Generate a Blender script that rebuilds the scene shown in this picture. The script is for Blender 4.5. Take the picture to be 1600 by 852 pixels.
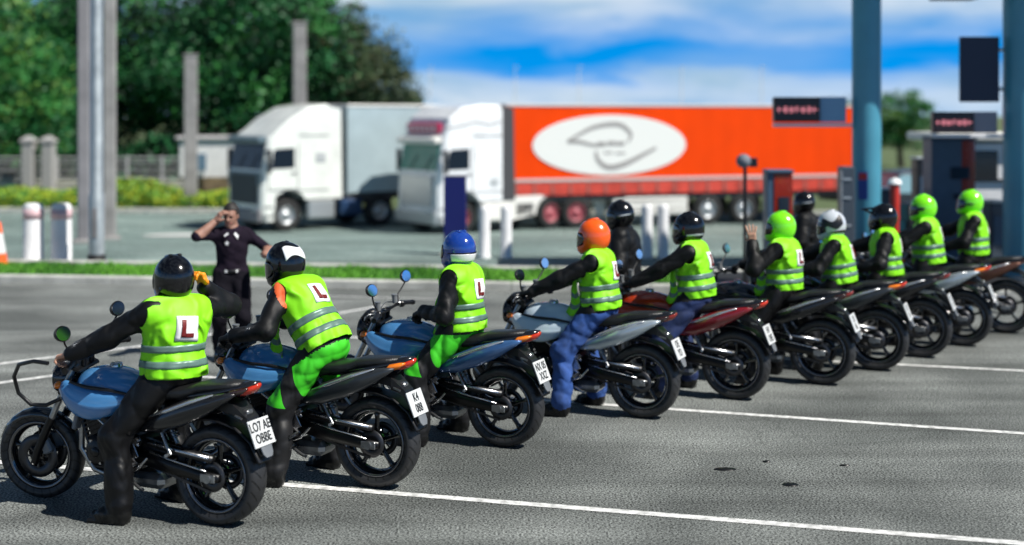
import bpy, bmesh, math, random
import numpy as np
from mathutils import Vector, Matrix, Euler
R = math.radians
PI = math.pi
C = bpy.context.scene
for o in list(bpy.data.objects): bpy.data.objects.remove(o)

# ---------------------------------------------------------------- camera, world, sun, exposure
F_PX = 2100.0; CAM_H = 2.55; HOR = 180.0
cam_d = bpy.data.cameras.new('camera'); cam = bpy.data.objects.new('camera', cam_d)
C.collection.objects.link(cam); C.camera = cam
cam.location = (0, 0, CAM_H); cam.rotation_euler = (R(90), 0, 0)
cam_d.sensor_width = 36; cam_d.lens = F_PX / 1600 * 36
cam_d.shift_y = -(426 - HOR) / 1600
cam_d.clip_start = 0.1; cam_d.clip_end = 6000
cam_d.dof.use_dof = True; cam_d.dof.focus_distance = 9.4; cam_d.dof.aperture_fstop = (47.25 / 1000) / 0.062

SUN_DIR = Vector((0.66, -0.36, 0.86)).normalized()          # towards the sun
sun_el = math.asin(SUN_DIR.z); sun_rot = math.atan2(SUN_DIR.x, SUN_DIR.y)
sd = bpy.data.lights.new('sun', 'SUN'); sd.energy = 5.0; sd.angle = R(0.5); sd.color = (1.0, .965, .90)
sun = bpy.data.objects.new('sun', sd); C.collection.objects.link(sun); sun.location = (20, -10, 40)
sun.rotation_euler = (-SUN_DIR).to_track_quat('-Z', 'Y').to_euler()

W = bpy.data.worlds.new('World'); C.world = W; W.use_nodes = True
nt = W.node_tree; N = nt.nodes; L = nt.links; N.clear()
def wn(t, **k):
    n = N.new(t)
    for a, b in k.items(): setattr(n, a, b)
    return n
out = wn('ShaderNodeOutputWorld'); bg = wn('ShaderNodeBackground'); L.new(bg.outputs[0], out.inputs[0])
tc = wn('ShaderNodeTexCoord'); sep = wn('ShaderNodeSeparateXYZ'); L.new(tc.outputs['Generated'], sep.inputs[0])
sky = wn('ShaderNodeTexSky', sky_type='NISHITA'); sky.sun_disc = False
sky.sun_elevation = sun_el; sky.sun_rotation = sun_rot; sky.air_density = 1.0; sky.dust_density = 0.4; sky.ozone_density = 2.5
# the air low over the horizon was very clear and blue that day: look the sky up a little higher
up = wn('ShaderNodeVectorMath', operation='ADD'); up.inputs[1].default_value = (0, 0, .34); L.new(tc.outputs['Generated'], up.inputs[0])
nrm = wn('ShaderNodeVectorMath', operation='NORMALIZE'); L.new(up.outputs[0], nrm.inputs[0]); L.new(nrm.outputs[0], sky.inputs[0])
hsv = wn('ShaderNodeHueSaturation'); hsv.inputs['Saturation'].default_value = 1.75; vr = wn('ShaderNodeMapRange'); vr.inputs['From Min'].default_value = .10; vr.inputs['From Max'].default_value = .35; vr.inputs['To Min'].default_value = 3.6; vr.inputs['To Max'].default_value = .5
L.new(sep.outputs['Z'], vr.inputs[0]); L.new(vr.outputs[0], hsv.inputs['Value'])
L.new(sky.outputs[0], hsv.inputs['Color'])
# clouds as direction-space noise, stretched along the horizon
mp = wn('ShaderNodeMapping'); mp.inputs['Scale'].default_value = (4.2, 4.2, 17); mp.inputs['Location'].default_value = (.7, .2, .15)
L.new(tc.outputs['Generated'], mp.inputs[0])
nz = wn('ShaderNodeTexNoise'); nz.inputs['Scale'].default_value = 1.6; nz.inputs['Detail'].default_value = 6; nz.inputs['Roughness'].default_value = .52
nz.inputs['Distortion'].default_value = .4
L.new(mp.outputs[0], nz.inputs['Vector'])
# amount of cloud by elevation: a low bank, a clear band, high cloud above
wob = wn('ShaderNodeMath', operation='MULTIPLY_ADD'); L.new(nz.outputs['Fac'], wob.inputs[0]); wob.inputs[1].default_value = .060
L.new(sep.outputs['Z'], wob.inputs[2])
rmp = wn('ShaderNodeValToRGB'); L.new(wob.outputs[0], rmp.inputs[0])
cr = rmp.color_ramp; cr.interpolation = 'EASE'
cr.elements[0].position = 0.0; cr.elements[0].color = (.70,) * 3 + (1,)
cr.elements[1].position = 1.0; cr.elements[1].color = (.0,) * 3 + (1,)
for p, v in ((.050, .80), (.058, .66), (.067, .14), (.080, .0), (.092, .28), (.112, .58), (.15, .45), (.24, .0)):
    e = cr.elements.new(p); e.color = (v, v, v, 1)
n2 = wn('ShaderNodeTexNoise'); n2.inputs['Scale'].default_value = 1.1; n2.inputs['Detail'].default_value = 3
m2 = wn('ShaderNodeMapping'); m2.inputs['Scale'].default_value = (3.0, 3.0, 10); m2.inputs['Location'].default_value = (3.1, .4, .2)
L.new(tc.outputs['Generated'], m2.inputs[0]); L.new(m2.outputs[0], n2.inputs['Vector'])
rg = wn('ShaderNodeMapRange'); rg.inputs['From Min'].default_value = .34; rg.inputs['From Max'].default_value = .62
rg.inputs['To Min'].default_value = -.26; rg.inputs['To Max'].default_value = .38; L.new(n2.outputs['Fac'], rg.inputs[0])
ad = wn('ShaderNodeMath', operation='ADD', use_clamp=True); L.new(rmp.outputs['Color'], ad.inputs[0]); L.new(rg.outputs[0], ad.inputs[1])
cc = wn('ShaderNodeValToRGB'); L.new(nz.outputs['Fac'], cc.inputs[0])
cc.color_ramp.elements[0].position = .32; cc.color_ramp.elements[0].color = (4.8, 8.2, 11.4, 1)
cc.color_ramp.elements[1].position = .62; cc.color_ramp.elements[1].color = (12.0, 13.4, 14.4, 1)
mix = wn('ShaderNodeMixRGB'); L.new(ad.outputs[0], mix.inputs[0]); L.new(hsv.outputs[0], mix.inputs[1]); L.new(cc.outputs[0], mix.inputs[2])
L.new(mix.outputs[0], bg.inputs['Color']); bg.inputs['Strength'].default_value = 0.050
C.view_settings.view_transform = 'Standard'; C.view_settings.look = 'None'; C.view_settings.exposure = 0.30; C.view_settings.gamma = 1.0
C.view_settings.use_curve_mapping = False
C.cycles.use_denoising = True
C.cycles.max_bounces = 5; C.cycles.diffuse_bounces = 2; C.cycles.glossy_bounces = 3; C.cycles.transmission_bounces = 3
C.cycles.caustics_reflective = False; C.cycles.caustics_refractive = False

# ---------------------------------------------------------------- helpers
def at(px, y, z=0.0):
    """ground point seen at a photo pixel"""
    s = (y - HOR) / (CAM_H - z)
    return Vector(((px - 800) / s, F_PX / s, z))

_mats = {}
def mat(name, col, rough=.6, metal=0.0, spec=.5, coat=0.0, noise=0.0, nscale=8.0, bump=0.0, bscale=40.0, emit=None, alpha=1.0, dirt=None, ridged=False):
    if name in _mats: return _mats[name]
    m = bpy.data.materials.new(name); m.use_nodes = True
    t = m.node_tree; p = t.nodes['Principled BSDF']
    p.inputs['Roughness'].default_value = rough; p.inputs['Metallic'].default_value = metal
    p.inputs['Specular IOR Level'].default_value = spec; p.inputs['Coat Weight'].default_value = coat
    c = tuple(col) + (1,)
    p.inputs['Base Color'].default_value = c
    if noise or bump or dirt:
        tcn = t.nodes.new('ShaderNodeTexCoord')
    if noise or dirt:
        nn = t.nodes.new('ShaderNodeTexNoise'); nn.inputs['Scale'].default_value = nscale; nn.inputs['Detail'].default_value = 6
        t.links.new(tcn.outputs['Object'], nn.inputs['Vector'])
        r = t.nodes.new('ShaderNodeValToRGB'); t.links.new(nn.outputs['Fac'], r.inputs[0])
        r.color_ramp.elements[0].position = .3; r.color_ramp.elements[1].position = .7
        d = dirt if dirt else tuple(x * (1 - noise) for x in col)
        r.color_ramp.elements[0].color = tuple(d) + (1,)
        r.color_ramp.elements[1].color = tuple(min(1, x * (1 + noise * .5)) for x in col) + (1,)
        t.links.new(r.outputs[0], p.inputs['Base Color'])
        rr = t.nodes.new('ShaderNodeMapRange'); rr.inputs['To Min'].default_value = max(.05, rough - .12); rr.inputs['To Max'].default_value = min(1, rough + .12)
        t.links.new(nn.outputs['Fac'], rr.inputs[0]); t.links.new(rr.outputs[0], p.inputs['Roughness'])
    if bump:
        bn = t.nodes.new('ShaderNodeTexNoise'); bn.inputs['Scale'].default_value = bscale; bn.inputs['Detail'].default_value = 3 if ridged else 4
        if ridged: bn.noise_type = 'RIDGED_MULTIFRACTAL'; bn.inputs['Distortion'].default_value = .6
        t.links.new(tcn.outputs['Object'], bn.inputs['Vector'])
        b = t.nodes.new('ShaderNodeBump'); b.inputs['Strength'].default_value = min(1, bump); b.inputs['Distance'].default_value = .02 * max(1, bump)
        t.links.new(bn.outputs['Fac'], b.inputs['Height']); t.links.new(b.outputs[0], p.inputs['Normal'])
    if emit:
        p.inputs['Emission Color'].default_value = tuple(emit[0]) + (1,); p.inputs['Emission Strength'].default_value = emit[1]
    if alpha < 1:
        p.inputs['Alpha'].default_value = alpha
    _mats[name] = m
    return m

def link(o, parent=None):
    C.collection.objects.link(o)
    if parent is not None: o.parent = parent
    return o

def tag(o, label=None, cat=None, group=None, kind=None):
    if label: o['label'] = label
    if cat: o['category'] = cat
    if group: o['group'] = group
    if kind: o['kind'] = kind
    return o

def empty(name, loc=(0, 0, 0), rz=0, label=None, cat=None, group=None):
    o = bpy.data.objects.new(name, None); C.collection.objects.link(o)
    o.location = loc; o.rotation_euler = (0, 0, rz); o.empty_display_size = .1
    return tag(o, label, cat, group)

def mesh_from(name, V, Fc, mats, parent=None, smooth=True, midx=None):
    me = bpy.data.meshes.new(name); me.from_pydata([tuple(map(float, v)) for v in V], [], [tuple(map(int, f)) for f in Fc]); me.update()
    for m in (mats if isinstance(mats, (list, tuple)) else [mats]): me.materials.append(m)
    if smooth: me.polygons.foreach_set('use_smooth', [True] * len(me.polygons))
    if midx is not None: me.polygons.foreach_set('material_index', [int(i) for i in midx])
    return link(bpy.data.objects.new(name, me), parent)

class MB:
    """collects shapes that become ONE mesh object"""
    def __init__(s): s.bm = bmesh.new(); s.mi = 0
    def _tag(s, before, M=None, smooth=False):
        for f in s.bm.faces:
            if f.index == -1 or f not in before:
                f.material_index = s.mi; f.smooth = smooth
    def raw(s, V, Fc, smooth=True):
        vs = [s.bm.verts.new(Vector(v)) for v in V]
        fs = []
        for f in Fc:
            try:
                ff = s.bm.faces.new([vs[i] for i in f]); ff.material_index = s.mi; ff.smooth = smooth; fs.append(ff)
            except ValueError: pass
        return fs
    def box(s, c, size, rot=None, bev=0.0, M=None):
        x, y, z = [a / 2 for a in size]
        T = Matrix.Translation(Vector(c)) @ ((rot if isinstance(rot, Matrix) else Euler(rot).to_matrix().to_4x4()) if rot is not None else Matrix())
        b = min(bev, x * .9, y * .9, z * .9)
        if b <= 0:
            V = [T @ Vector((sx * x, sy * y, sz * z)) for sz in (-1, 1) for sy in (-1, 1) for sx in (-1, 1)]
            Fc = [(0, 2, 3, 1), (4, 5, 7, 6), (0, 1, 5, 4), (2, 6, 7, 3), (0, 4, 6, 2), (1, 3, 7, 5)]
            return s.raw(V, Fc, False)
        V = []; idx = {}
        for sx in (-1, 1):
            for sy in (-1, 1):
                for sz in (-1, 1):
                    for a in range(3):
                        p = [sx * x, sy * y, sz * z]
                        for k in range(3):
                            if k != a: p[k] -= (sx, sy, sz)[k] * b
                        idx[(sx, sy, sz, a)] = len(V); V.append(T @ Vector(p))
        Fc = []
        for a in range(3):
            o1, o2 = [k for k in range(3) if k != a]
            for sg in (-1, 1):
                q = []
                for u, v in ((-1, -1), (1, -1), (1, 1), (-1, 1)):
                    k = [0, 0, 0]; k[a] = sg; k[o1] = u; k[o2] = v
                    q.append(idx[tuple(k) + (a,)])
                Fc.append(q)
            for u in (-1, 1):
                for v in (-1, 1):
                    k = [0, 0, 0]; k[o1] = u; k[o2] = v
                    k0 = list(k); k0[a] = -1; k1 = list(k); k1[a] = 1
                    Fc.append([idx[tuple(k0) + (o1,)], idx[tuple(k1) + (o1,)], idx[tuple(k1) + (o2,)], idx[tuple(k0) + (o2,)]])
        for sx in (-1, 1):
            for sy in (-1, 1):
                for sz in (-1, 1): Fc.append([idx[(sx, sy, sz, a)] for a in range(3)])
        return s.raw(V, Fc, False)
    def tube(s, pts, r, n=10, cap=True, smooth=True, sq=1.0):
        pts = [Vector(p) for p in pts]
        rs = r if isinstance(r, (list, tuple)) else [r] * len(pts)
        V = []; Fc = []
        d0 = (pts[1] - pts[0]).normalized()
        a = d0.orthogonal().normalized() if abs(d0.z) > .9 else d0.cross(Vector((0, 0, 1))).normalized()
        for i, p in enumerate(pts):
            if i == 0: d = d0
            elif i == len(pts) - 1: d = (pts[-1] - pts[-2]).normalized()
            else: d = ((pts[i] - pts[i - 1]).normalized() + (pts[i + 1] - pts[i]).normalized()).normalized()
            a = (a - d * a.dot(d)).normalized(); b = d.cross(a)
            for k in range(n):
                t = 2 * PI * k / n
                V.append(p + (a * math.cos(t) + b * math.sin(t) * sq) * rs[i])
        for i in range(len(pts) - 1):
            for k in range(n):
                Fc.append((i * n + k, i * n + (k + 1) % n, (i + 1) * n + (k + 1) % n, (i + 1) * n + k))
        fs = s.raw(V, Fc, smooth)
        if cap:
            m = len(V) - n
            s.raw(V[:n], [tuple(range(n))[::-1]], False); s.raw(V[m:], [tuple(range(n))], False)
        return fs
    def cyl(s, a, b, r, n=16, r2=None, smooth=True): return s.tube([a, b], [r, r if r2 is None else r2], n, True, smooth)
    def lathe(s, prof, c, axis='Y', n=32, closed=False, smooth=True):
        """prof: (radius, offset along axis)"""
        V = []; Fc = []; m = len(prof); c = Vector(c)
        for k in range(n):
            t = 2 * PI * k / n; ct, st = math.cos(t), math.sin(t)
            for r_, o in prof:
                V.append(c + (Vector((r_ * ct, o, r_ * st)) if axis == 'Y' else Vector((r_ * ct, r_ * st, o)) if axis == 'Z' else Vector((o, r_ * ct, r_ * st))))
        for k in range(n):
            k2 = (k + 1) % n
            for i in range(m if closed else m - 1):
                j = (i + 1) % m
                Fc.append((k * m + i, k2 * m + i, k2 * m + j, k * m + j))
        return s.raw(V, Fc, smooth)
    def loft(s, rings, cap=True, smooth=True):
        n = len(rings[0]); V = [v for r_ in rings for v in r_]; Fc = []
        for i in range(len(rings) - 1):
            for k in range(n):
                Fc.append((i * n + k, i * n + (k + 1) % n, (i + 1) * n + (k + 1) % n, (i + 1) * n + k))
        if cap: Fc += [tuple(range(n))[::-1], tuple(range(len(V) - n, len(V)))]
        return s.raw(V, Fc, smooth)
    def prism(s, pts2, y0, y1, plane='XZ', T=None, smooth=False):
        """extrude an outline; plane XZ -> extruded along y"""
        def P(a, b, t):
            v = Vector((a, t, b)) if plane == 'XZ' else Vector((a, b, t)) if plane == 'XY' else Vector((t, a, b))
            return T @ v if T is not None else v
        n = len(pts2); V = [P(a, b, y0) for a, b in pts2] + [P(a, b, y1) for a, b in pts2]
        Fc = [tuple(range(n))[::-1], tuple(range(n, 2 * n))] + [(i, (i + 1) % n, n + (i + 1) % n, n + i) for i in range(n)]
        return s.raw(V, Fc, smooth)
    def build(s, name, mats, parent=None, bevel=0, autosmooth=None, subsurf=0):
        bmesh.ops.recalc_face_normals(s.bm, faces=s.bm.faces)
        me = bpy.data.meshes.new(name); s.bm.to_mesh(me); s.bm.free()
        for m in (mats if isinstance(mats, (list, tuple)) else [mats]): me.materials.append(m)
        o = link(bpy.data.objects.new(name, me), parent)
        if bevel:
            b = o.modifiers.new('bevel', 'BEVEL'); b.width = bevel; b.segments = 2; b.limit_method = 'ANGLE'; b.angle_limit = R(35)
            b.harden_normals = False
        if subsurf:
            b = o.modifiers.new('sub', 'SUBSURF'); b.levels = subsurf; b.render_levels = subsurf
        return o

def text_mesh(body, size, thick=0.0):
    cu = bpy.data.curves.new('t', 'FONT'); cu.body = body; cu.size = size; cu.align_x = 'CENTER'; cu.align_y = 'CENTER'; cu.extrude = thick; cu.offset = size * .018
    cu.resolution_u = 3
    o = bpy.data.objects.new('t', cu); C.collection.objects.link(o)
    dg = bpy.context.evaluated_depsgraph_get(); me = bpy.data.meshes.new_from_object(o.evaluated_get(dg))
    V = [v.co.copy() for v in me.vertices]; Fc = [tuple(p.vertices) for p in me.polygons]
    bpy.data.objects.remove(o); bpy.data.curves.remove(cu); bpy.data.meshes.remove(me)
    return V, Fc

def copy_tree(o, parent=None):
    c = o.copy(); C.collection.objects.link(c)
    if parent is not None: c.parent = parent
    for ch in list(o.children): copy_tree(ch, c)
    return c

# ---------------------------------------------------------------- signed-distance modelling (bodies, helmets, cloth)
def seg(a, b, ra, rb):
    a = np.array(a, float); b = np.array(b, float); ab = b - a; L2 = max(float(ab @ ab), 1e-9)
    def f(P):
        t = np.clip(((P - a) @ ab) / L2, 0, 1)
        return np.linalg.norm(P - a - t[..., None] * ab, axis=-1) - (ra + (rb - ra) * t)
    r = max(ra, rb); return f, np.minimum(a, b) - r, np.maximum(a, b) + r
def ell(c, rad, M=None):
    c = np.array(c, float); rad = np.array(rad, float); M = np.eye(3) if M is None else np.array(M, float)
    def f(P):
        q = (P - c) @ M
        k0 = np.linalg.norm(q / rad, axis=-1); k1 = np.linalg.norm(q / rad ** 2, axis=-1) + 1e-9
        return k0 * (k0 - 1) / k1
    r = rad.max(); return f, c - r, c + r
def rbox(c, half, r, M=None):
    c = np.array(c, float); half = np.array(half, float) - r; M = np.eye(3) if M is None else np.array(M, float)
    def f(P):
        q = np.abs((P - c) @ M) - half
        return np.linalg.norm(np.maximum(q, 0), axis=-1) + np.minimum(q.max(-1), 0) - r
    e = float(np.linalg.norm(half + r)); return f, c - e, c + e
FAR = .06
def sdf_eval(prims, P):
    """prims: list of (prim, k) ; k = blend radius, negative k = subtract"""
    D = np.full(P.shape[:-1], 9.0)
    for (f, lo, hi), k in prims:
        d = f(P)
        if k < 0: D = np.maximum(D, -d); continue
        h = np.maximum(k - np.abs(D - d), 0) / k
        D = np.minimum(D, d) - h * h * k * .25
    return D
def sdf_grid(prims, h, warp=None, pad=.03, FAR=FAR):
    lo = np.min([p[0][1] for p in prims if p[1] > 0], axis=0) - pad; hi = np.max([p[0][2] for p in prims if p[1] > 0], axis=0) + pad
    n = np.ceil((hi - lo) / h).astype(int) + 1
    D = np.full(n, FAR)
    ax = [lo[i] + h * np.arange(n[i]) for i in range(3)]
    for (f, a, b), k in prims:
        m = FAR + abs(k)
        i0 = np.clip(np.floor((a - m - lo) / h).astype(int), 0, n); i1 = np.clip(np.ceil((b + m - lo) / h).astype(int) + 1, 0, n)
        if (i1 <= i0).any(): continue
        sl = tuple(slice(i0[i], i1[i]) for i in range(3))
        P = np.stack(np.meshgrid(*[ax[i][sl[i]] for i in range(3)], indexing='ij'), -1)
        d = f(P); S = D[sl]
        if k < 0: D[sl] = np.maximum(S, -d); continue
        hh = np.maximum(k - np.abs(S - d), 0) / k
        D[sl] = np.minimum(S, d) - hh * hh * k * .25
    if warp is not None:
        P = np.stack(np.meshgrid(*ax, indexing='ij'), -1); D = D + warp(P)
    return D, lo, h
def surface(D, lo, h):
    S = D < 0; nx, ny, nz = D.shape
    cn = (nx - 1, ny - 1, nz - 1)
    acc = np.zeros(cn + (3,)); cnt = np.zeros(cn)
    sh = {}
    for a in range(3):
        s0 = [slice(None)] * 3; s1 = [slice(None)] * 3; s0[a] = slice(0, -1); s1[a] = slice(1, None)
        A = D[tuple(s0)]; B = D[tuple(s1)]; mk = S[tuple(s0)] != S[tuple(s1)]; sh[a] = mk
        with np.errstate(all='ignore'): t = np.where(mk, A / (A - B), 0)
        o = [k for k in range(3) if k != a]
        for u in (0, 1):
            for v in (0, 1):
                sl = [slice(None)] * 3
                sl[o[0]] = slice(u, u + cn[o[0]]); sl[o[1]] = slice(v, v + cn[o[1]])
                m = mk[tuple(sl)]; tt = t[tuple(sl)]
                cnt += m; acc[..., a] += np.where(m, tt, 0); acc[..., o[0]] += m * u; acc[..., o[1]] += m * v
    act = cnt > 0; idx = -np.ones(cn, int); idx[act] = np.arange(act.sum())
    ijk = np.argwhere(act); V = (ijk + acc[act] / cnt[act][:, None]) * h + lo
    Fc = []
    for a in range(3):
        b, c = (a + 1) % 3, (a + 2) % 3
        m = sh[a].copy(); e = np.argwhere(m)
        ok = (e[:, b] > 0) & (e[:, c] > 0) & (e[:, b] < D.shape[b] - 1) & (e[:, c] < D.shape[c] - 1)
        e = e[ok]
        def ci(db, dc):
            q = e.copy(); q[:, b] += db; q[:, c] += dc; return idx[q[:, 0], q[:, 1], q[:, 2]]
        q = np.stack([ci(-1, -1), ci(0, -1), ci(0, 0), ci(-1, 0)], 1)
        ins = S[e[:, 0], e[:, 1], e[:, 2]]
        q[~ins] = q[~ins][:, ::-1]
        Fc.append(q)
    return V, np.concatenate(Fc)
def folds(amp, seed=0, sc=1.0):
    rs = np.random.RandomState(seed); K = [(rs.normal(size=3) * 22 * sc, rs.rand() * 6, rs.normal(size=3) * 9 * sc) for _ in range(5)]
    def w(P):
        s = np.zeros(P.shape[:-1])
        for k, ph, k2 in K: s += 1 - 2 * np.abs(np.sin((P @ k + ph + 1.6 * np.sin(P @ k2)) * .5)) ** .6
        return amp * s / 2.2
    return w
def raycast(prims, O, Dn, off=0.0, tmax=.5, warp=None):
    """march inwards from outside: O, Dn arrays; returns points where sdf == off"""
    t = np.zeros(O.shape[0])
    for _ in range(40):
        P = O + Dn * t[:, None]; d = sdf_eval(prims, P) - off
        if warp is not None: d = d + warp(P)
        t = np.minimum(t + np.clip(d, -.02, .1) * .85, tmax)
    return O + Dn * t[:, None]
BLK = mat('black plastic', (.006, .006, .007), .42, noise=.3, nscale=14)
GLB = mat('gloss black', (.008, .008, .009), .12, coat=.6)
MBL = mat('satin black metal', (.006, .006, .007), .32, metal=.3, noise=.3, nscale=20)
STL = mat('brushed steel', (.55, .55, .56), .25, metal=1.0, noise=.25, nscale=25)
ALU = mat('cast aluminium', (.36, .37, .38), .30, metal=.9, noise=.3, nscale=18)
RIML = mat('rim lip', (.16, .16, .17), .25, metal=.9)
LTH = mat('seat vinyl', (.012, .012, .012), .38, bump=.25, bscale=90)
REDL = mat('red lamp lens', (.62, .035, .01), .12, coat=.8)
AMB = mat('amber lens', (.95, .22, .01), .14, coat=.8)
WHT = mat('number plate white', (.60, .61, .60), .4)
INK = mat('plate ink', (.01, .01, .01), .5)
GRYP = mat('grey plastic', (.16, .17, .18), .4, noise=.2)
GLS = mat('lamp glass', (.55, .6, .65), .06, metal=.7)
MIRG = mat('mirror glass', (.80, .88, 1.0), .12, metal=1.0)
CHN = mat('chain steel', (.07, .07, .075), .4, metal=.9)
mat('tank paint blue', (.07, .24, .50), .18, coat=.9); mat('panel black', (.02, .02, .022), .22, metal=.4, coat=.5)
mat('tanned skin', (.30, .155, .11), .6)
# ---------------------------------------------------------------- ground and roads
def gz(y):
    if y < 25: return 0.0
    if y > 42: return -1.15
    t = (y - 25) / 17; return -1.15 * (t * t * (3 - 2 * t) * .25 + t * .75)
def asphalt(name, c0, c1, grit, scale=60.0, stain=.5, rough=.85):
    m = bpy.data.materials.new(name); m.use_nodes = True; t = m.node_tree; p = t.nodes['Principled BSDF']; p.inputs['Roughness'].default_value = rough
    p.inputs['Specular IOR Level'].default_value = .3
    tcn = t.nodes.new('ShaderNodeTexCoord')
    def noise(s, d, dist=0): 
        n = t.nodes.new('ShaderNodeTexNoise'); n.inputs['Scale'].default_value = s; n.inputs['Detail'].default_value = d; n.inputs['Distortion'].default_value = dist; t.links.new(tcn.outputs['Object'], n.inputs['Vector']); return n.outputs['Fac']
    def ramp(f, a, b, ca, cb):
        r = t.nodes.new('ShaderNodeValToRGB'); t.links.new(f, r.inputs[0]); r.color_ramp.elements[0].position = a; r.color_ramp.elements[1].position = b; r.color_ramp.elements[0].color = tuple(ca) + (1,); r.color_ramp.elements[1].color = tuple(cb) + (1,); return r.outputs[0]
    def mul(a, b, op='MULTIPLY', f=1.0):
        x = t.nodes.new('ShaderNodeMixRGB'); x.blend_type = op; x.inputs[0].default_value = f; t.links.new(a, x.inputs[1]); t.links.new(b, x.inputs[2]); return x.outputs[0]
    base = ramp(noise(.55, 5, .6), .35, .68, c0, c1)
    fine = ramp(noise(scale, 3), .38, .62, (.12,) * 3, (1.9,) * 3)
    big = ramp(noise(.16, 4, 1.5), .38, .62, (1 - stain * .45,) * 3, (1.15,) * 3)
    v = t.nodes.new('ShaderNodeTexVoronoi'); v.inputs['Scale'].default_value = scale * 1.1; t.links.new(tcn.outputs['Object'], v.inputs['Vector'])
    sp = ramp(v.outputs['Distance'], .10, .16, (grit,) * 3, (1,) * 3)
    mpp = t.nodes.new('ShaderNodeMapping'); mpp.inputs['Rotation'].default_value = (0, 0, R(16)); mpp.inputs['Scale'].default_value = (.16, 2.2, 1); t.links.new(tcn.outputs['Object'], mpp.inputs[0])
    sn = t.nodes.new('ShaderNodeTexNoise'); sn.inputs['Scale'].default_value = 1.0; sn.inputs['Detail'].default_value = 4; t.links.new(mpp.outputs[0], sn.inputs['Vector'])
    base = mul(base, ramp(sn.outputs['Fac'], .36, .64, (.74,) * 3, (1.18,) * 3))
    cv = t.nodes.new('ShaderNodeTexVoronoi'); cv.feature = 'DISTANCE_TO_EDGE'; cv.inputs['Scale'].default_value = .33
    wv = t.nodes.new('ShaderNodeTexNoise'); wv.inputs['Scale'].default_value = 1.3; wv.inputs['Detail'].default_value = 5; t.links.new(tcn.outputs['Object'], wv.inputs['Vector'])
    wm = t.nodes.new('ShaderNodeMixRGB'); wm.blend_type = 'ADD'; wm.inputs[0].default_value = .7; t.links.new(tcn.outputs['Object'], wm.inputs[1]); t.links.new(wv.outputs['Color'], wm.inputs[2]); t.links.new(wm.outputs[0], cv.inputs['Vector'])
    base = mul(base, ramp(cv.outputs['Distance'], .001, .004, (.78,) * 3, (1,) * 3))
    c = mul(mul(mul(base, fine), big), sp); t.links.new(c, p.inputs['Base Color'])
    b = t.nodes.new('ShaderNodeBump'); b.inputs['Strength'].default_value = .5; b.inputs['Distance'].default_value = .012; t.links.new(noise(scale * .8, 4), b.inputs['Height']); t.links.new(b.outputs[0], p.inputs['Normal'])
    return m
ASPH = asphalt('lot asphalt', (.103, .111, .106), (.220, .233, .222), 3.0, 70)
ROADM = asphalt('pale road', (.14, .195, .18), (.21, .27, .25), 1.2, 30, .3)
CONC = mat('kerb concrete', (.50, .50, .46), .85, noise=.35, nscale=3, bump=.3)
PAINT = mat('road paint', (.78, .78, .76), .6, noise=.5, nscale=16, bump=.3)
DIRT = mat('verge ground', (.10, .14, .05), .9, noise=.5, nscale=.6)
GRASSB = mat('turf', (.045, .16, .012), .9, noise=.5, nscale=5)
GLEAF = [mat('grass blade light', (.14, .40, .03), .6), mat('grass blade dark', (.04, .17, .012), .6)]

def strip(name, x0, x1, ya, yb, z, m, nx=2, ny=2, kind='structure', f=None, thick=0):
    V = []; Fc = []
    for j in range(ny + 1):
        for i in range(nx + 1):
            x = x0 + (x1 - x0) * i / nx; t = j / ny
            y = (ya(x) if callable(ya) else ya) * (1 - t) + (yb(x) if callable(yb) else yb) * t
            V.append((x, y, (gz(y) if f is None else f(y)) + z))
    for j in range(ny):
        for i in range(nx): k = j * (nx + 1) + i; Fc.append((k, k + 1, k + nx + 2, k + nx + 1))
    o = mesh_from(name, V, Fc, m, None, False); o['kind'] = kind; return o
# one big ground sheet out to the horizon
ys = [-30, 25, 27, 29, 31, 33, 35, 37, 39, 41, 42, 44, 60, 100, 400, 3500]; xs = [-2500, -200, -60, 60, 200, 2500]
mesh_from('ground', [(x, y, gz(y) - .012) for y in ys for x in xs], [(j * 6 + i, j * 6 + i + 1, (j + 1) * 6 + i + 1, (j + 1) * 6 + i) for j in range(len(ys) - 1) for i in range(5)], DIRT, None, False)['kind'] = 'structure'
KL = lambda x: 19.50 - .115 * x                                 # near kerb line of the grass strip
strip('parking_lot', -28, 24, -12, lambda x: KL(x), 0, ASPH, 12, 6)
strip('road', -40, 40, lambda x: KL(x) + 3.0, lambda x: 50.0 - .05 * x, .0, ROADM, 14, 34)
def kerb(name, off, w, h, x0=-28, x1=24, z=0):
    g = MB(); n = 26
    for i in range(n):
        xa = x0 + (x1 - x0) * i / n; xb = x0 + (x1 - x0) * (i + 1) / n - .012
        V = []
        for x in (xa, xb):
            y = KL(x) + off
            V += [Vector((x, y, -.05)), Vector((x, y, h - .02)), Vector((x, y + .02, h)), Vector((x, y + w, h)), Vector((x, y + w, -.05))]
        g.raw(V, [(0, 1, 6, 5), (1, 2, 7, 6), (2, 3, 8, 7), (3, 4, 9, 8), (0, 4, 3, 2, 1), (5, 6, 7, 8, 9)], False)
    o = g.build(name, CONC); o['kind'] = 'structure'; return o
kerb('kerb', 0.0, .16, .12); kerb('kerb', 1.86, .16, .14)
strip('pavement', -28, -.7, lambda x: KL(x) + 2.03, lambda x: KL(x) + 3.0, .03, CONC, 10, 1)
strip('pavement', -.7, 24, lambda x: KL(x) + 2.03, lambda x: KL(x) + 3.0, .03, mat('dark asphalt and shadow', (.012, .013, .015), .7, noise=.3), 10, 1)  # near-black colour paints the gantry's shadow band onto this strip
strip('pavement', 2.6, 24, lambda x: KL(x) + .165, lambda x: KL(x) + 1.855, .10, mat('dark asphalt and shadow', ()), 10, 1)
strip('grass_bed', -28, 2.6, lambda x: KL(x) + .165, lambda x: KL(x) + 1.855, .07, GRASSB, 10, 1)
rnd = random.Random(4)
V = []; Fc = []; mi = []
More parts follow.
